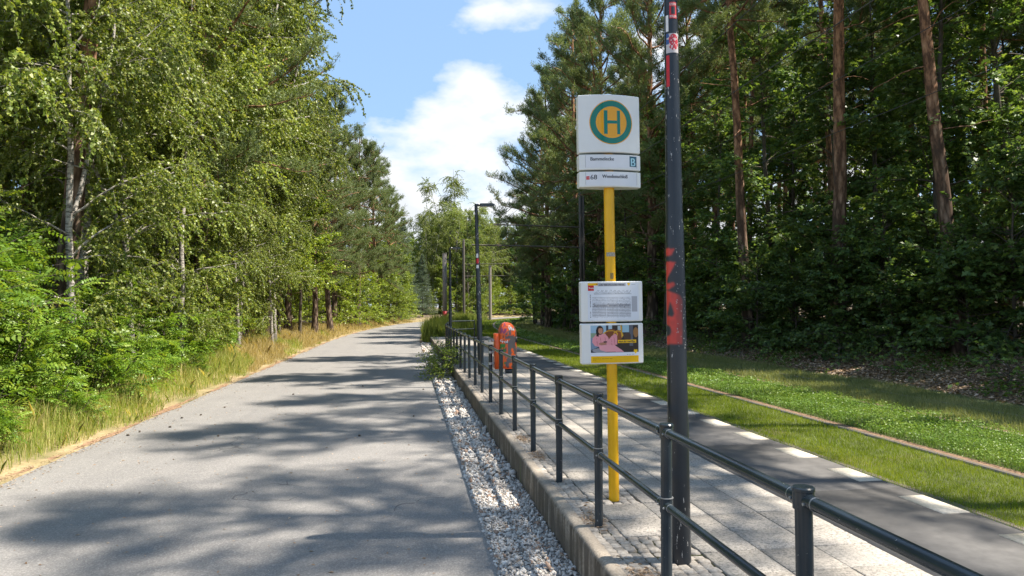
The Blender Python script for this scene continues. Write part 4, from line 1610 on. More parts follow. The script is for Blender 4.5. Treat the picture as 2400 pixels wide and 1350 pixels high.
PINE = [make_pine(11, 23, 0.20, 0.52, 3.6, (0.02, 0.01)), make_pine(12, 24, 0.22, 0.45, 4.0, (-0.02, 0.0)), make_pine(13, 21, 0.16, 0.60, 3.0, (0.0, -0.02))]
THIN = make_pine(14, 24, 0.2, 0.52, 3.3, (0.01, 0.0), needles=2)
PINE_EDGE = [make_pine(21, 19, 0.25, 0.22, 4.6, needles=5), make_pine(22, 15, 0.22, 0.28, 4.0, needles=5)]
BIRCH = [make_birch(31, 16, 0.13, (0.05, 0), twigs=21), make_birch(32, 18, 0.14, (0.02, 0.03), twigs=20), make_birch(33, 14, 0.11, (-0.04, 0.03), twigs=22)]
OAKT = [make_broadleaf(41, 11, 0.12, 0.03, 3.4, OAK, 0.19, 0.15, MAT['oak_leaf'], 34, 12, 0.72, 4.6),
        make_broadleaf(42, 14, 0.14, 0.05, 3.6, OAK, 0.19, 0.15, MAT['oak_leaf'], 32, 12, 0.72, 3.9),
        make_broadleaf(43, 4.2, 0.05, 0.03, 2.0, OAK, 0.17, 0.13, MAT['oak_leaf'], 20, 10, 0.72, 12, 0.4)]
LIME = [make_broadleaf(51, 9, 0.11, 0.32, 3.0, OVAL, 0.105, 0.085, MAT['maple_leaf'], 40, 17, 0.6, 5.0),
        make_broadleaf(52, 4.0, 0.05, 0.05, 2.0, OVAL, 0.095, 0.07, MAT['maple_leaf'], 20, 15, 0.6, 13, 0.4)]
ROB = [make_robinia(61, 3.8, 2.8, 9, 2400), make_robinia(62, 1.9, 1.7, 6, 620)]
SPRUCE = make_spruce(71, 11, MAT['spruce_needle'])
BUSH = make_broadleaf(81, 1.0, 0.02, 0.05, 0.75, OVAL, 0.06, 0.04, MAT['maple_leaf'], 9, 11, 0.5, 34, 0.7)
SAPL = make_broadleaf(82, 0.45, 0.006, 0.15, 0.30, OAK, 0.12, 0.09, MAT['oak_leaf'], 4, 5, 0.8, 16, 0.6)

# --- left side of the road, named one by one
place(BIRCH[0], 'birch_tree', -8.9, 14.0, 'birch with large light leaves arching over the robinia bushes', 'tree', rot=2.6)
place(BIRCH[1], 'birch_tree', -7.4, 17.6, 'birch just behind the thick leaning orange pine', 'tree', rot=0.6, sc=0.95)
place(PINE[1], 'pine_tree', -7.3, 16.0, 'thick leaning pine with flaking orange bark among robinia bushes', 'tree', rot=0.0, tilt=(0, 0.10))
place(PINE[2], 'pine_tree', -11.4, 26.0, 'slender pine of a close pair with bright orange upper trunks', 'tree', 'pair of slender pines behind the robinia', rot=1.0, sc=0.95)
place(PINE[2], 'pine_tree', -12.6, 29.2, 'slender pine of a close pair with bright orange upper trunks', 'tree', 'pair of slender pines behind the robinia', rot=2.9, sc=0.95)
place(PINE[0], 'pine_tree', -10.7, 20.9, 'orange pine trunk standing alone behind birch leaves', 'tree', rot=4.0, sc=0.9)
place(BIRCH[2], 'birch_tree', -6.7, 22.0, 'birch with a bare white trunk leaning towards the road', 'tree', rot=2.0, tilt=(0, 0.16))
place(BIRCH[2], 'birch_tree', -8.2, 19.6, 'short white birch stem beside a dark pine trunk', 'tree', rot=1.3, sc=0.9)
place(BIRCH[1], 'birch_tree', -6.7, 26.2, 'tall birch whose hanging twigs reach out over the road', 'tree', rot=5.2, sc=1.05)
place(BIRCH[0], 'birch_tree', -6.9, 30.4, 'tallest birch at the road edge, drooping against the sky', 'tree', rot=0.9, sc=1.14)
place(BIRCH[1], 'birch_tree', -6.3, 35.2, 'birch standing between the tallest birch and the lime trees', 'tree', rot=3.3, sc=0.92)
place(PINE[1], 'pine_tree', -9.3, 21.6, 'dark-trunked pine standing between the birches', 'tree', rot=2.2, sc=0.92)
place(PINE_EDGE[0], 'pine_tree', -6.4, 23.6, 'pine stretching a bent needle-covered limb among birch leaves', 'tree', rot=1.2, sc=1.0)
place(BIRCH[2], 'birch_tree', -9.5, 28.0, 'small birch deep among the pines', 'tree', rot=4.4)
place(PINE[0], 'pine_tree', -8.0, 33.6, 'dark pine trunk with a close neighbour by the dry grass', 'tree', rot=0.7, sc=0.95)
place(PINE[2], 'pine_tree', -7.5, 34.6, 'thin pine trunk close behind the dark one by the dry grass', 'tree', rot=1.9, sc=0.95)
place(PINE[1], 'pine_tree', -7.2, 38.0, 'mossy pine trunk at the start of the dry grass', 'tree', rot=3.6, sc=0.85)
place(PINE_EDGE[1], 'pine_tree', -7.3, 45.5, 'pine with a bare grey lower trunk in dry grass', 'tree', rot=0.3, sc=1.0)
place(PINE_EDGE[1], 'pine_tree', -6.1, 48.6, 'thinner pine beside the leaning red-brown one', 'tree', rot=2.0, sc=0.95)
place(PINE_EDGE[1], 'pine_tree', -5.6, 53.3, 'leaning red-brown pine trunk at the bend in the road', 'tree', rot=4.0, tilt=(0, 0.07))
place(LIME[0], 'lime_tree', -7.0, 40.6, 'bright green lime tree with low leafy boughs over the grass', 'tree', rot=0.4)
place(LIME[0], 'lime_tree', -6.6, 45.4, 'bright green lime tree partly hiding two grey pine trunks', 'tree', rot=2.4, sc=1.0)
for n_, (x, y, s) in enumerate(((-6.1, 20.4, 0.62), (-6.6, 24.6, 0.6), (-6.4, 28.6, 0.58), (-7.6, 31.8, 0.8), (-8.4, 26.0, 0.95), (-8.6, 22.4, 0.9), (-10.2, 18.6, 1.0), (-6.7, 15.6, 0.8), (-6.4, 17.9, 0.7), (-8.2, 29.4, 1.05), (-7.3, 33.4, 0.9), (-5.9, 32.6, 0.6))):
    place(BIRCH[(n_ + 1) % 3], 'birch_tree', x, y, 'birch leafy down to the ground filling the row beside the road', 'tree', 'leafy birches filling the roadside row', rot=n_ * 2.1, sc=s)
k = 0
for x, y, s in ((-6.9, 10.2, 0.98), (-6.7, 12.7, 0.92), (-7.8, 11.6, 1.15), (-8.3, 14.2, 1.1), (-7.0, 16.6, 0.75), (-7.2, 8.6, 1.0)):
    k += 1
    place(ROB[0], 'robinia_bush', x, y, 'tall bushy robinia with feathery bright green leaves at the road edge', 'bush', 'tall robinia bushes by the road', rot=k * 1.7, sc=s)
for x, y, s in ((-6.1, 14.8, 0.9), (-5.9, 17.2, 0.7), (-6.3, 19.5, 1.0), (-6.5, 22.5, 1.0), (-5.65, 10.4, 0.55), (-5.6, 12.6, 0.5), (-6.6, 26.2, 0.9), (-5.6, 20.2, 0.4)):
    k += 1
    place(ROB[1], 'robinia_bush', x, y, 'low young robinia with feathery leaves growing in the verge grass', 'bush', 'young robinia plants in the verge', rot=k * 1.3, sc=s)
for x, y, s in ((-7.2, 24.0, 0.9), (-7.8, 30.3, 0.8), (-8.6, 36.5, 0.9), (-9.0, 40.5, 1.0), (-9.5, 22.0, 1.1), (-10.5, 32.0, 1.1), (-9.8, 17.5, 1.1), (-9.2, 46.0, 1.0), (-8.6, 51.0, 1.0)):
    k += 1
    place(LIME[1], 'leafy_shrub', x, y, 'light green leafy shrub under the trees left of the road', 'shrub', 'shrubs under the left trees', rot=k, sc=s)
for x, y, s in ((-7.5, 56.5, 1.0), (-5.6, 61.0, 1.15), (-4.9, 66.0, 1.0), (-4.0, 71.5, 1.15), (-3.0, 77.5, 1.0), (-1.6, 84.5, 1.1), (-1.2, 91.5, 1.1), (0.0, 99.0, 1.1), (-7.0, 64.0, 1.4), (-5.5, 74.0, 1.4)):
    k += 1
    place(LIME[1], 'leafy_shrub', x, y, 'sunlit yellow-green shrub along the outside of the road bend', 'shrub', 'shrubs along the road bend', rot=k, sc=s)
for x, y, s, pr in ((-5.9, 60.0, 1.0, 0), (-4.6, 68.0, 1.15, 1), (-8.0, 66.0, 1.05, 0), (-3.6, 77.0, 0.95, 0), (-8.5, 57.0, 1.05, 1), (-2.2, 85.0, 1.05, 1)):
    k += 1
    place(PINE_EDGE[pr], 'pine_tree', x, y, 'full-crowned grey-green pine on the outside of the road bend', 'tree', 'full-crowned pines at the road bend', rot=k * 1.1, sc=s * 1.03)
place(LIME[0], 'lime_tree', -3.6, 83.0, 'yellow-green broad tree left of the small blue-green spruce', 'tree', rot=1.0, sc=1.05)
place(LIME[0], 'lime_tree', -1.5, 93.5, 'yellow-green broad tree close to the dark pointed spruce', 'tree', rot=3.0, sc=1.0)
place(SPRUCE, 'spruce_tree', -0.6, 101.0, 'dark pointed spruce rising behind the road bend', 'tree', rot=1.0, sc=1.28)
place(SPRUCE, 'spruce_tree', 2.2, 107.0, 'small blue-green spruce beside the square column', 'tree', rot=2.0, sc=0.85)
for n_, (x, y, s) in enumerate(((6.4, 123.0, 1.25), (8.6, 124.5, 1.42), (10.6, 126.0, 1.3), (4.6, 125.0, 1.15), (12.4, 129.0, 1.15), (7.6, 128.5, 1.35), (10.0, 131.0, 1.2), (3.2, 121.0, 1.0), (5.6, 129.0, 1.2), (14.0, 133.0, 1.15))):
    place(BIRCH[n_ % 3], 'birch_tree', x, y, 'pale grey-green birch in the clump facing down the road', 'tree', 'birch clump beyond the road bend', rot=n_ * 1.4, sc=s)
for n_, (x, y, s, pr) in enumerate(((15.0, 138.0, 1.15, 1), (17.5, 141.0, 1.2, 1), (20.0, 139.5, 1.15, 1), (22.5, 143.0, 1.0, 0), (25.5, 144.5, 1.2, 1), (18.6, 146.0, 1.0, 0), (14.2, 144.0, 1.0, 0), (28.0, 149.0, 1.0, 0))):
    place(PINE_EDGE[pr], 'pine_tree', x, y, 'far pine with a thin dark trunk beyond the curving track', 'tree', 'far pines beyond the track bend', rot=n_ * 1.9, sc=s)
for n_, (x, y, s) in enumerate(((3.5, 117.5, 0.9), (6.5, 119.5, 0.8), (9.5, 121.0, 0.9), (12.4, 124.0, 0.9), (14.6, 128.5, 1.0), (17.0, 132.0, 1.1), (19.6, 135.0, 1.2), (22.5, 138.5, 1.3), (25.5, 141.0, 1.3), (16.0, 136.0, 1.6), (20.5, 142.0, 1.8), (12.5, 136.0, 1.8), (8.0, 134.0, 1.8), (24.0, 147.0, 2.0), (29.0, 146.0, 1.8))):
    place(LIME[1], 'leafy_shrub', x, y, 'bright shrub at the foot of the far trees beyond the track', 'shrub', 'shrubs beyond the track bend', rot=n_, sc=s)
for n_, (x, y, s) in enumerate(((6.0, 131.5, 1.85), (9.4, 133.5, 2.0), (12.4, 138.0, 1.8), (3.4, 127.0, 1.6), (0.5, 130.0, 1.4), (16.0, 149.0, 1.6), (21.5, 150.0, 1.6), (26.5, 153.0, 1.6), (-2.0, 118.0, 1.3), (1.6, 124.0, 1.2))):
    place(LIME[0], 'lime_tree', x, y, 'full green broad tree closing the view behind the far birches', 'tree', 'broad trees behind the far birches', rot=n_ * 1.3, sc=s)
# --- forest filling in behind, left and far
rg = np.random.default_rng(77)


def scatter(n, x0, x1, y0, y1, dmin, keep=lambda x, y: True, tries=4000):
    out = []
    for _ in range(tries):
        x, y = rg.uniform(x0, x1), rg.uniform(y0, y1)
        if keep(x, y) and all((x - a) ** 2 + (y - c) ** 2 > dmin * dmin for a, c in out):
            out.append((x, y))
            if len(out) == n:
                break
    return out


for i, (x, y) in enumerate(scatter(40, -34, -10.5, 16, 95, 3.0, lambda x, y: x < -10.5 + 0.06 * max(0, y - 60))):
    place(PINE[i % 3], 'pine_tree', x, y, 'pine trunk in the depth of the left forest', 'tree', 'pines inside the left forest', rot=rg.uniform(0, 6), sc=rg.uniform(0.8, 1.0))
for i, (x, y) in enumerate(scatter(46, -32, -10, 18, 100, 3.0, lambda x, y: x < -10 + 0.08 * max(0, y - 60))):
    place((BIRCH[i % 3], LIME[0], OAKT[0])[i % 3], 'broadleaf_tree', x, y, 'broadleaf tree in the depth of the left forest', 'tree', 'broadleaf trees inside the left forest', rot=rg.uniform(0, 6), sc=rg.uniform(0.8, 1.05))
for i, (x, y) in enumerate(scatter(30, -30, 60, 122, 175, 4.5, lambda x, y: not (-8 < x - float(curve_shift(y)) < 16))):
    place(PINE_EDGE[i % 2], 'pine_tree', x, y, 'pine in the distant forest closing the view', 'tree', 'distant pines', rot=rg.uniform(0, 6), sc=rg.uniform(0.85, 1.0))

# --- right side of the tracks
place(PINE[0], 'pine_tree', 13.3, 26.4, 'straight pine with a pale orange-grey trunk beside a thinner one', 'tree', rot=0.3, sc=1.08, tilt=(0, -0.085))
place(PINE[2], 'pine_tree', 17.6, 34.8, 'thin orange pine close behind the straight pale-trunked one', 'tree', rot=2.0, sc=1.1, tilt=(0, -0.03))
place(PINE[1], 'pine_tree', 14.4, 22.2, 'stout pine with orange bark leaning towards the tracks', 'tree', rot=1.1, sc=1.1, tilt=(0, -0.14))
place(PINE[2], 'pine_tree', 16.9, 26.2, 'broken-topped orange pine trunk behind the stout leaning one', 'tree', rot=4.4, sc=1.1, tilt=(0, -0.04))
place(PINE[0], 'pine_tree', 15.2, 17.7, 'slim pine trunk standing in dense oak leaves by the leaf litter', 'tree', rot=5.0, sc=1.05, tilt=(0, -0.12))
place(PINE[2], 'pine_tree', 16.5, 39.0, 'thin orange pine seen just past the graffitied lamp pole', 'tree', rot=3.1, sc=1.05)
for n_, (x, y, s, pr) in enumerate(((12.2, 61.0, 1.18, 0), (12.6, 53.0, 1.27, 0), (12.8, 46.0, 1.27, 0), (13.2, 68.5, 1.1, 0), (13.4, 38.0, 1.22, 0), (14.4, 57.0, 1.3, 0))):
    place(PINE_EDGE[pr], 'pine_tree', x, y, 'tall pine with spreading limbs at the forest edge behind the mast', 'tree', 'spreading pines at the right forest edge', rot=n_ * 2.3 + 0.5, sc=s)
occ = []
for i, (x, y) in enumerate(scatter(60, 15.5, 44, -2, 92, 3.0, lambda x, y: x > 15.5 + float(curve_shift(y)) + (6 if y < 12 else 0) and not (15.5 < x < 19 and 14 < y < 42))):
    place(PINE[i % 3], 'pine_tree', x, y, 'pine in the depth of the right forest', 'tree', 'pines inside the right forest', rot=rg.uniform(0, 6), sc=rg.uniform(0.9, 1.12))
oak_edge = [(12.9, 72, 1.0, 0), (12.8, 65, 1.05, 1), (12.9, 58, 1.0, 0), (12.8, 51, 1.05, 0), (13.3, 47, 1.0, 1), (13.3, 41.5, 1.0, 0), (13.6, 36.5, 1.0, 1), (14.2, 31.5, 1.0, 0), (15.2, 28.0, 1.05, 1), (15.6, 23.6, 1.05, 0), (16.2, 20.0, 1.05, 1), (16.9, 16.2, 1.0, 0), (17.6, 12.5, 0.95, 1), (18.4, 8.5, 0.9, 0), (14.5, 80, 1.0, 1), (16.0, 88, 1.0, 0)]
for n_, (x, y, s, pr) in enumerate(oak_edge):
    place(OAKT[pr], 'oak_tree', x, y, 'dark green oak with lobed leaves forming the right forest edge', 'tree', 'oaks along the right forest edge', rot=n_ * 1.37, sc=s)
for n_, (x, y) in enumerate(scatter(30, 17, 40, 10, 95, 3.6, lambda x, y: x > 17.5 + float(curve_shift(y)))):
    place(OAKT[n_ % 2], 'oak_tree', x, y, 'oak filling the shade deep in the right forest', 'tree', 'oaks inside the right forest', rot=n_ * 1.9, sc=rg.uniform(0.9, 1.2))
for n_ in range(14):
    place(OAKT[(n_ + 1) % 2], 'oak_tree', 19.8 + 1.2 * math.sin(n_ * 2.3) + float(curve_shift(11 + n_ * 4.3)), 11 + n_ * 4.3, 'oak closing the gaps behind the forest-edge oaks', 'tree', 'second row of oaks in the right forest', rot=n_ * 2.1, sc=1.12)
for n_, (x, y, s) in enumerate([(13.6 + 0.35 * math.sin(j * 2.1) + (0.9 if j < 4 else 0), 11.5 + j * 2.35, 0.70 + 0.42 * ((j * 7) % 5) / 4) for j in range(26)] + [(12.0, 25.6, 0.8), (12.7, 21.2, 0.85), (13.6, 17.0, 0.8), (12.4, 23.4, 0.7), (13.0, 19.2, 0.75)]):
    place(OAKT[2], 'oak_shrub', x + 1.2, y, 'low oak shrub spreading leaves over the leaf litter by the tracks', 'shrub', 'low oak shrubs at the right forest edge', rot=n_ * 1.1, sc=s)
for n_, (x, y, s) in enumerate([(12.7 + 0.6 * math.sin(j * 3.7), 12.3 + j * 1.25 + 0.4 * math.sin(j * 5), 0.7 + 0.5 * abs(math.sin(j * 1.9))) for j in range(20)]):
    place(SAPL, 'oak_sapling', x, y, 'knee-high oak sapling sprouting from the leaf litter', 'sapling', 'oak saplings in the leaf litter', rot=n_ * 1.1, sc=s)
scatter2 = [(x, y, rg.uniform(0.9, 1.3)) for x, y in scatter(46, -30, 60, 112, 165, 4.0, lambda x, y: not (-7 < x - float(curve_shift(y)) < 16))]
for n_, (x, y, s, pr) in enumerate(((12.6, 9.6, 1.08, THIN), (12.2, 4.9, 1.05, THIN), (12.9, 0.2, 1.05, THIN), (12.4, -4.6, 1.1, THIN), (13.9, 13.2, 1.1, THIN)  )):
    place(pr, 'pine_tree', x, y, 'tall pine shading platform and road from beside the tracks', 'tree', 'pines shading the platform', rot=n_ * 1.7, sc=s)
for n_, (x, y, s) in enumerate(scatter2):
    place((LIME[0], OAKT[1], OAKT[0])[n_ % 3], 'broadleaf_tree', x, y, 'broadleaf tree in the distant wood closing the view', 'tree', 'distant broadleaf trees', rot=n_ * 1.3, sc=s)
# bushes and tufts by the platform
place(BUSH, 'leafy_bush', 0.95, 19.6, 'rounded bush growing out of the gravel against the platform wall', 'bush', rot=0.4, sc=0.72, dz=0.0)
place(BUSH, 'leafy_bush', 1.05, 21.2, 'bush trailing behind the rounded one in the gravel', 'bush', rot=2.4, sc=0.7)

# ------------------------------------------------------------------ grasses and litter


def blades(mb, x, y, z, h, w, rg, lean=0.35, seg2=False, v=None):
    n = len(x)
    a = rg.uniform(0, 2 * np.pi, n)
    side = np.column_stack([np.cos(a), np.sin(a), np.zeros(n)])
    la = rg.uniform(0, 2 * np.pi, n)
    ld_ = np.column_stack([np.cos(la), np.sin(la), np.zeros(n)]) * (rg.normal(0, lean, n) * h)[:, None]
    base = np.column_stack([x, y, z])
    up = np.zeros((n, 3))
    up[:, 2] = h
    w = np.broadcast_to(np.asarray(w, float), (n,))[:, None]
    vv = rg.random(n) if v is None else v
    if not seg2:
        V = np.stack([base - side * w / 2, base + side * w / 2, base + up + ld_], 1)
        mb.add(V.reshape(-1, 3), np.arange(n * 3).reshape(-1, 3), vv)
    else:
        mid = base + up * 0.6 + ld_ * 0.35
        V = np.stack([base - side * w / 2, base + side * w / 2, mid + side * w * 0.4, base + up * 0.92 + ld_, mid - side * w * 0.4], 1)
        mb.add(V.reshape(-1, 3), np.arange(n * 5).reshape(-1, 5), vv)


rg = np.random.default_rng(9)


def field(x0, x1, bands):
    """(y0, y1, blades per square metre, size factor) -> x, y, size"""
    X, Y, S = [], [], []
    for y0, y1, d, s in bands:
        n = int((x1 - x0) * (y1 - y0) * d)
        X.append(rg.uniform(x0, x1, n))
        Y.append(rg.uniform(y0, y1, n))
        S.append(np.full(n, s))
    return np.concatenate(X), np.concatenate(Y), np.concatenate(S)


BANDS = [(1.5, 9, 3600, 1.0), (9, 16, 2000, 1.35), (16, 30, 700, 2.0), (30, 60, 200, 3.4), (60, 120, 45, 6)]


def tuftv(X, Y):
    return np.clip(0.55 * vnoise(X * 1.5 + 60, Y * 0.9 + 60, 31) + 0.35 * vnoise(X * 7 + 10, Y * 7 + 30, 32) + rg.normal(0, 0.16, len(X)) + 0.03, 0, 1)


X, Y, S = field(4.47, 6.60, BANDS)
b = MB()
blades(b, X + curve_shift(Y), Y, np.full(len(X), -0.262), 0.050 * np.sqrt(S) * rg.uniform(0.6, 1.4, len(X)) * (0.8 + 0.5 * vnoise(X * 3 + 9, Y * 3 + 9, 41)), 0.0062 * S, rg, 0.45, v=tuftv(X, Y))
tag(b.build('lawn_grass', MAT['lawn']), 'short yellow-green mown grass between platform and track', 'grass', kind='stuff')
X, Y, S = field(6.84, 8.66, BANDS)
b = MB()
k_ = rg.random(len(X)) < 0.62
h = rg.uniform(0.03, 0.13, len(X)) * (0.6 + 0.8 * vnoise(X * 2.2 + 7, Y * 2.2 + 7, 43))
pos = np.column_stack([X + curve_shift(Y), Y, -0.255 + h])[k_]
tip = np.column_stack([rg.normal(0, 1, (len(pos), 2)), rg.normal(0, 0.25, len(pos))])
leaf_faces(b, pos, tip, np.array([0, 0, 1.0]) + rg.normal(0, 0.35, pos.shape), 0.023 * S[k_], 0.021 * S[k_], RHOMB, rg, 0.1, v=np.clip(tuftv(X, Y)[k_] + (h[k_] - 0.06) * 3, 0, 1))
q_ = ~k_
blades(b, (X + curve_shift(Y))[q_], Y[q_], np.full(q_.sum(), -0.255), h[q_] * 1.5, 0.006 * S[q_], rg, 0.4, v=tuftv(X, Y)[q_])
tag(b.build('clover_strip', MAT['clover']), 'lush clover growing between the two tracks', 'grass', kind='stuff')
X, Y, S = field(8.86, 11.7, [(a_, b_, d_ * 0.62, s_ * 1.2) for a_, b_, d_, s_ in BANDS])
b = MB()
k_ = X < 10.8 + 0.6 * vnoise(Y * 0.8 + 5, Y * 0 + 3, 51)
X, Y, S = X[k_], Y[k_], S[k_]
blades(b, X + curve_shift(Y), Y, np.full(len(X), -0.25), 0.075 * np.sqrt(S) * rg.uniform(0.6, 1.4, len(X)), 0.0062 * S, rg, 0.55, v=tuftv(X, Y))
tag(b.build('lawn_grass', MAT['dry_lawn']), 'longer greyish grass over the track beside the forest', 'grass', kind='stuff')

# verge left of the road
X, Y, S = field(-7.4, -4.62, [(6, 14, 1000, 1.0), (14, 26, 750, 1.2), (26, 45, 380, 1.7), (45, 95, 110, 3.0)])
edge = -4.62 - 0.30 * vnoise(Y * 1.3, Y * 0 + 2, 61)
k_ = (X < edge) & (rg.random(len(X)) < 0.30 + 0.9 * vnoise(X * 1.2 + 20, Y * 0.8 + 20, 62))
X, Y, S = X[k_], Y[k_], S[k_]
Xw = X + curve_shift(Y)
hh = (0.16 + 0.50 * np.clip((-4.7 - X) / 1.1, 0, 1) * vnoise(X * 1.5 + 9, Y * 1.1 + 9, 63)) * rg.uniform(0.5, 1.35, len(X))
dry = vnoise(X * 0.7 + 40, Y * 0.25 + 40, 64) + 0.012 * (Y - 20)
gd = dry > 0.55
for nm, mk, mt, lab in (('verge_grass', ~gd, MAT['tall_grass'], 'tall green and straw-coloured verge grass left of the road'), ('dry_grass', gd, MAT['dry_grass'], 'dry yellow grass under the pines left of the road')):
    b = MB()
    blades(b, Xw[mk], Y[mk], ground_z(Xw[mk], Y[mk]), hh[mk], 0.0065 * S[mk], rg, 0.35, True)
    tag(b.build(nm, mt), lab, 'grass', kind='stuff')
# dry grass further in under the pines
X, Y, S = field(-11, -7.2, [(26, 60, 150, 2.2)])
b = MB()
blades(b, X + curve_shift(Y), Y, ground_z(X, Y), rg.uniform(0.1, 0.32, len(X)), 0.007 * S, rg, 0.4, True)
tag(b.build('dry_grass', MAT['dry_grass']), 'thin dry grass on the forest floor left of the road', 'grass', kind='stuff')
# tall weeds past the platform
X, Y, S = field(0.75, 4.2, [(40.2, 60, 230, 1.8), (60, 100, 60, 3.4)])
k_ = (X > 0.75 + 0.25 * vnoise(Y, Y * 0 + 7, 71)) & (rg.random(len(X)) < 0.3 + vnoise(X + 9, Y * 0.7, 72))
X, Y, S = X[k_], Y[k_], S[k_]
b = MB()
blades(b, X + curve_shift(Y), Y, np.full(len(X), -0.33), (0.65 + 0.85 * vnoise(X * 0.9, Y * 0.5, 73)) * rg.uniform(0.6, 1.25, len(X)), 0.009 * S, rg, 0.22, True)
tag(b.build('tall_weeds', MAT['weed']), 'tall wild grass and weeds growing past the platform end', 'grass', kind='stuff')
X, Y, S = field(4.5, 11.5, [(38, 110, 9, 4.5)])
# tufts: along the wall top, between the cobbles and on the gravel


def tuft(x, y, z, n, h, spread, label, mat, droop=0.45):
    b = MB()
    blades(b, rg.normal(0, spread, n), rg.normal(0, spread * 1.2, n), np.zeros(n), rg.uniform(0.4, 1.0, n) * h, 0.006 + 0 * rg.random(n), rg, droop, True)
    o = b.build('grass_tuft', mat, None, (x, y, z))
    return tag(o, label, 'grass tuft')


TUFTS = [(1.40, 12.9, 0, 150, 0.42, 0.11, 'big grass tuft hanging over the wall beside the litter bin'),
         (1.39, 11.6, 0, 110, 0.34, 0.08, 'broad grass tuft at a railing post in front of the litter bin'),
         (1.42, 15.2, 0, 110, 0.40, 0.12, 'grass tuft on the wall top behind the litter bin'),
         (1.40, 17.6, 0, 120, 0.42, 0.12, 'grass tuft on the wall by the rounded bush'),
         (1.40, 6.75, 0, 16, 0.20, 0.02, 'small thin grass tuft sprouting between the mosaic cobbles'),
         (1.46, 3.98, 0, 18, 0.18, 0.025, 'thin grass tuft at the foot of the second railing post'),
         (0.78, 12.5, -0.31, 50, 0.16, 0.10, 'patch of low grass in the gravel by the asphalt edge'),
         (1.52, 5.1, 0, 14, 0.10, 0.03, 'few short blades between cobbles near the lamp pole')]
for t_ in TUFTS:
    tuft(*t_, MAT['weed'])


def sprig(x, y, z, n, r, label):
    b = MB()
    a = rg.uniform(0, 6.28, n)
    tip = np.column_stack([np.cos(a), np.sin(a), rg.uniform(0.05, 0.6, n)])
    pos = np.column_stack([rg.normal(0, r * 0.35, n), rg.normal(0, r * 0.35, n), rg.uniform(0.005, 0.05, n)])
    leaf_faces(b, pos, tip, np.array([0, 0, 1.0]) + rg.normal(0, 0.2, pos.shape), rg.uniform(0.6, 1.1, n) * r * 0.8, rg.uniform(0.6, 1.1, n) * r * 0.5, OVAL, rg, 0.25)
    tag(b.build('weed_sprig', MAT['clover'], None, (x, y, z)), label, 'weed')


sprig(0.72, 6.35, -0.298, 16, 0.085, 'leafy green sprig lying on gravel at the asphalt edge')
sprig(0.86, 6.28, -0.298, 14, 0.07, 'second green sprig on sunlit gravel, nearer the wall')
sprig(0.72, 8.6, -0.298, 10, 0.06, 'small sprig between asphalt and gravel')
sprig(0.80, 8.7, -0.298, 12, 0.06, 'small dark sprig in the middle of the gravel')
sprig(1.46, 4.25, 0.0, 10, 0.05, 'tiny weed among brown needles behind the wall')
sprig(1.55, 11.3, 0.0, 14, 0.10, 'broad-leaved weed at the foot of a railing post')
sprig(1.10, 5.6, -0.298, 6, 0.05, 'pale yellow-green leaf cluster on the gravel')

# gravel stones
ico = np.array([(0, 0, 1), (0.89, 0, 0.45), (0.28, 0.85, 0.45), (-0.72, 0.53, 0.45), (-0.72, -0.53, 0.45), (0.28, -0.85, 0.45), (0.72, 0.53, -0.45), (-0.28, 0.85, -0.45), (-0.89, 0, -0.45), (-0.28, -0.85, -0.45), (0.72, -0.53, -0.45), (0, 0, -1)])
icf = np.array([(0, 1, 2), (0, 2, 3), (0, 3, 4), (0, 4, 5), (0, 5, 1), (1, 6, 2), (2, 7, 3), (3, 8, 4), (4, 9, 5), (5, 10, 1), (1, 10, 6), (2, 6, 7), (3, 7, 8), (4, 8, 9), (5, 9, 10)])
X, Y, S = field(0.655, 1.238, [(2.8, 8, 2300, 1.0), (8, 16, 800, 1.6), (16, 39, 200, 2.8)])
n = len(X)
size = rg.lognormal(-4.45, 0.32, n) * S
scl = size[:, None] * rg.uniform(0.55, 1.25, (n, 3))
A_ = rg.uniform(0, 6.28, n)
V = ico[None] * (1 + rg.normal(0, 0.16, (n, 12, 1)))
V = V * scl[:, None]
ca, sa = np.cos(A_)[:, None], np.sin(A_)[:, None]
tl = rg.normal(0, 0.4, n)[:, None]
Vz = V[..., 2] * 0.75 + V[..., 0] * tl
V = np.stack([V[..., 0] * ca - V[..., 1] * sa, V[..., 0] * sa + V[..., 1] * ca, Vz], -1)
V += np.column_stack([X, Y, -0.311 + size * rg.uniform(0.1, 1.1, n)])[:, None]
F = (icf[None] + (np.arange(n) * 12)[:, None, None]).reshape(-1, 3)
b = MB()
b.add(V.reshape(-1, 3), F, np.repeat(np.where(rg.random(n) < 0.09, 0.98, np.clip(rg.beta(2.2, 1.6, n), 0, 0.925)), 15))
tag(b.build('gravel', MAT['gravel']), 'grey and white crushed stone gravel along the wall', 'gravel', kind='stuff')


def litter(name, X, Y, Z, L, mat, label, flat=0.25):
    n = len(X)
    b = MB()
    a = rg.uniform(0, 6.28, n)
    tip = np.column_stack([np.cos(a), np.sin(a), rg.normal(0, flat, n)])
    leaf_faces(b, np.column_stack([X, Y, Z]), tip, np.array([0, 0, 1.0]) + rg.normal(0, flat, (n, 3)), L, L * rg.uniform(0.4, 0.7, n), RHOMB, rg, 0.3)
    return tag(b.build(name, mat), label, 'litter', kind='stuff')


X, Y, S = field(11.3, 17.5, [(9, 24, 330, 1.0), (24, 60, 90, 1.6)])
k_ = rg.random(len(X)) < 0.35 + 0.9 * vnoise(X, Y, 91)
X, Y, S = X[k_], Y[k_], S[k_]
Xw = X + curve_shift(Y)
litter('leaf_litter', Xw, Y, ground_z(Xw, Y) + 0.012 + 0.02 * rg.random(len(X)), 0.10 * np.sqrt(S) * rg.uniform(0.6, 1.2, len(X)), MAT['litter'], 'brown dead leaves covering the ground before the forest')
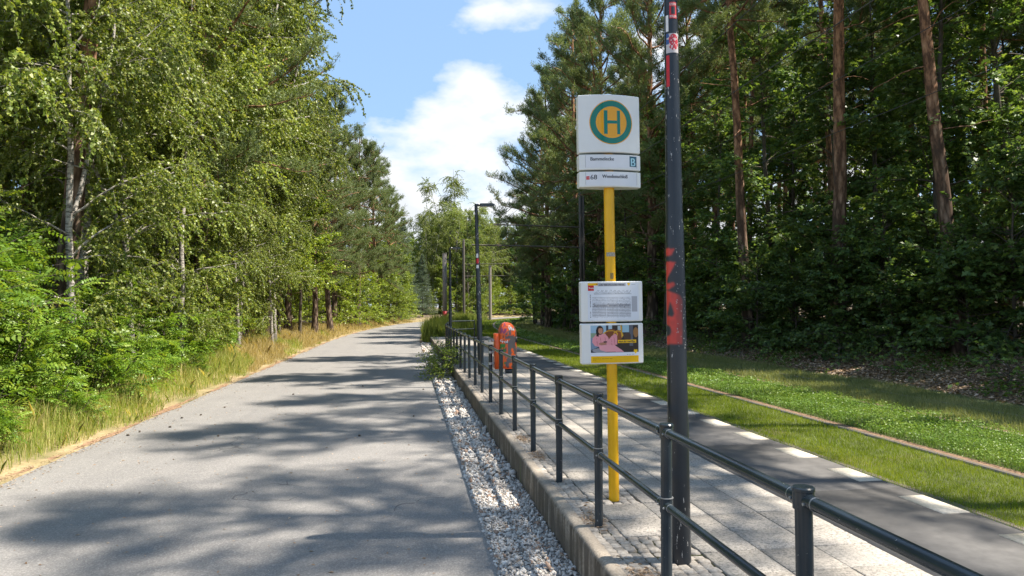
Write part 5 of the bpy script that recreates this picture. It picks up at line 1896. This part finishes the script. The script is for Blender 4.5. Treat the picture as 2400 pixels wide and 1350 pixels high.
# low green ground cover at the forest edge
X, Y, S = field(11.4, 14.2, [(11, 40, 130, 1.0), (40, 75, 60, 1.8)])
k_ = vnoise(X * 0.9 + 3, Y * 0.55 + 8, 93) > 0.56
X, Y, S = X[k_], Y[k_], S[k_]
Xw = X + curve_shift(Y)
b = MB()
pos = np.column_stack([Xw, Y, ground_z(Xw, Y) + rg.uniform(0.02, 0.22, len(X))])
tip = np.column_stack([rg.normal(0, 1, (len(pos), 2)), rg.normal(0, 0.3, len(pos))])
leaf_faces(b, pos, tip, np.array([0, 0, 1.0]) + rg.normal(0, 0.35, pos.shape), 0.085 * S, 0.06 * S, OVAL, rg, 0.2)
tag(b.build('ground_cover', MAT['clover']), 'low leafy ground cover scattered over the leaf litter', 'ground cover', kind='stuff')
# needles and dead bits on road edge, gravel and cobbles
X = np.concatenate([rg.normal(-4.62, 0.12, 3800), rg.uniform(-4.5, 0.6, 1000), rg.uniform(0.66, 1.24, 420), rg.normal(1.44, 0.05, 900)])
Y = np.concatenate([6 + 34 * rg.random(3800) ** 1.4, 4 + 16 * rg.random(1000), 4 + 8 * rg.random(420), rg.choice([4.25, 5.45, 7.9, 8.9], 900) + rg.normal(0, 0.14, 900)])
Z = np.concatenate([np.full(3800, -0.296), np.full(1000, -0.3015), np.full(420, -0.285), np.full(900, 0.004)])
Z = np.maximum(Z, np.where((X < -4.6), ground_z(X, Y) + 0.014, -9))
n = len(X)
b = MB()
a = rg.uniform(0, 6.28, n)
tip = np.column_stack([np.cos(a), np.sin(a), rg.normal(0, 0.06, n)])
ln = rg.uniform(0.02, 0.055, n)
leaf_faces(b, np.column_stack([X, Y, Z]), tip, np.array([0, 0, 1.0]) + rg.normal(0, 0.2, (n, 3)), ln, ln * rg.uniform(0.12, 0.4, n), RHOMB, rg, 0.1)
tag(b.build('needle_litter', MAT['litter']), 'dead pine needles and bark flakes on road edge and cobbles', 'litter', kind='stuff')
# cones and a twig on the asphalt
cone_b = MB()
cone_b.tube([(0, 0, 0.0), (0.012, 0, 0.016), (0.034, 0, 0.018), (0.052, 0, 0.012)], [0.008, 0.019, 0.015, 0.004], 7)
cone_me = cone_b.mesh('pine_cone', MAT['bark'])
for n_, (x, y) in enumerate(((-4.05, 13.6), (-3.8, 13.9), (-4.25, 12.2), (-4.3, 11.9), (-3.6, 14.9), (-0.75, 11.2), (-2.6, 16.8), (0.1, 13.0), (-1.1, 18.2), (-3.9, 12.6), (-2.9, 11.6), (0.35, 17.2))):
    tag(ob('pine_cone', cone_me, None, (x, y, -0.305), (0, 0, n_ * 1.1), (0.9, 0.9, 0.9)), 'small fallen pine cone lying on the asphalt', 'pine cone', 'pine cones on the road')
b = MB()
b.tube(path(rg, (0, 0, 0.006), (1, 0.35, 0), 0.75, 8, 0, 0.10) * (1, 1, 0.0) + (0, 0, 0.006), np.linspace(0.007, 0.003, 9), 5)
b.tube([(0.35, 0.12, 0.007), (0.42, 0.3, 0.02), (0.55, 0.38, 0.01)], [0.004, 0.003, 0.002], 4)
tag(b.build('fallen_twig', MAT['litter'], None, (-3.9, 13.4, -0.303)), 'thin broken twig on the asphalt near the verge', 'twig')
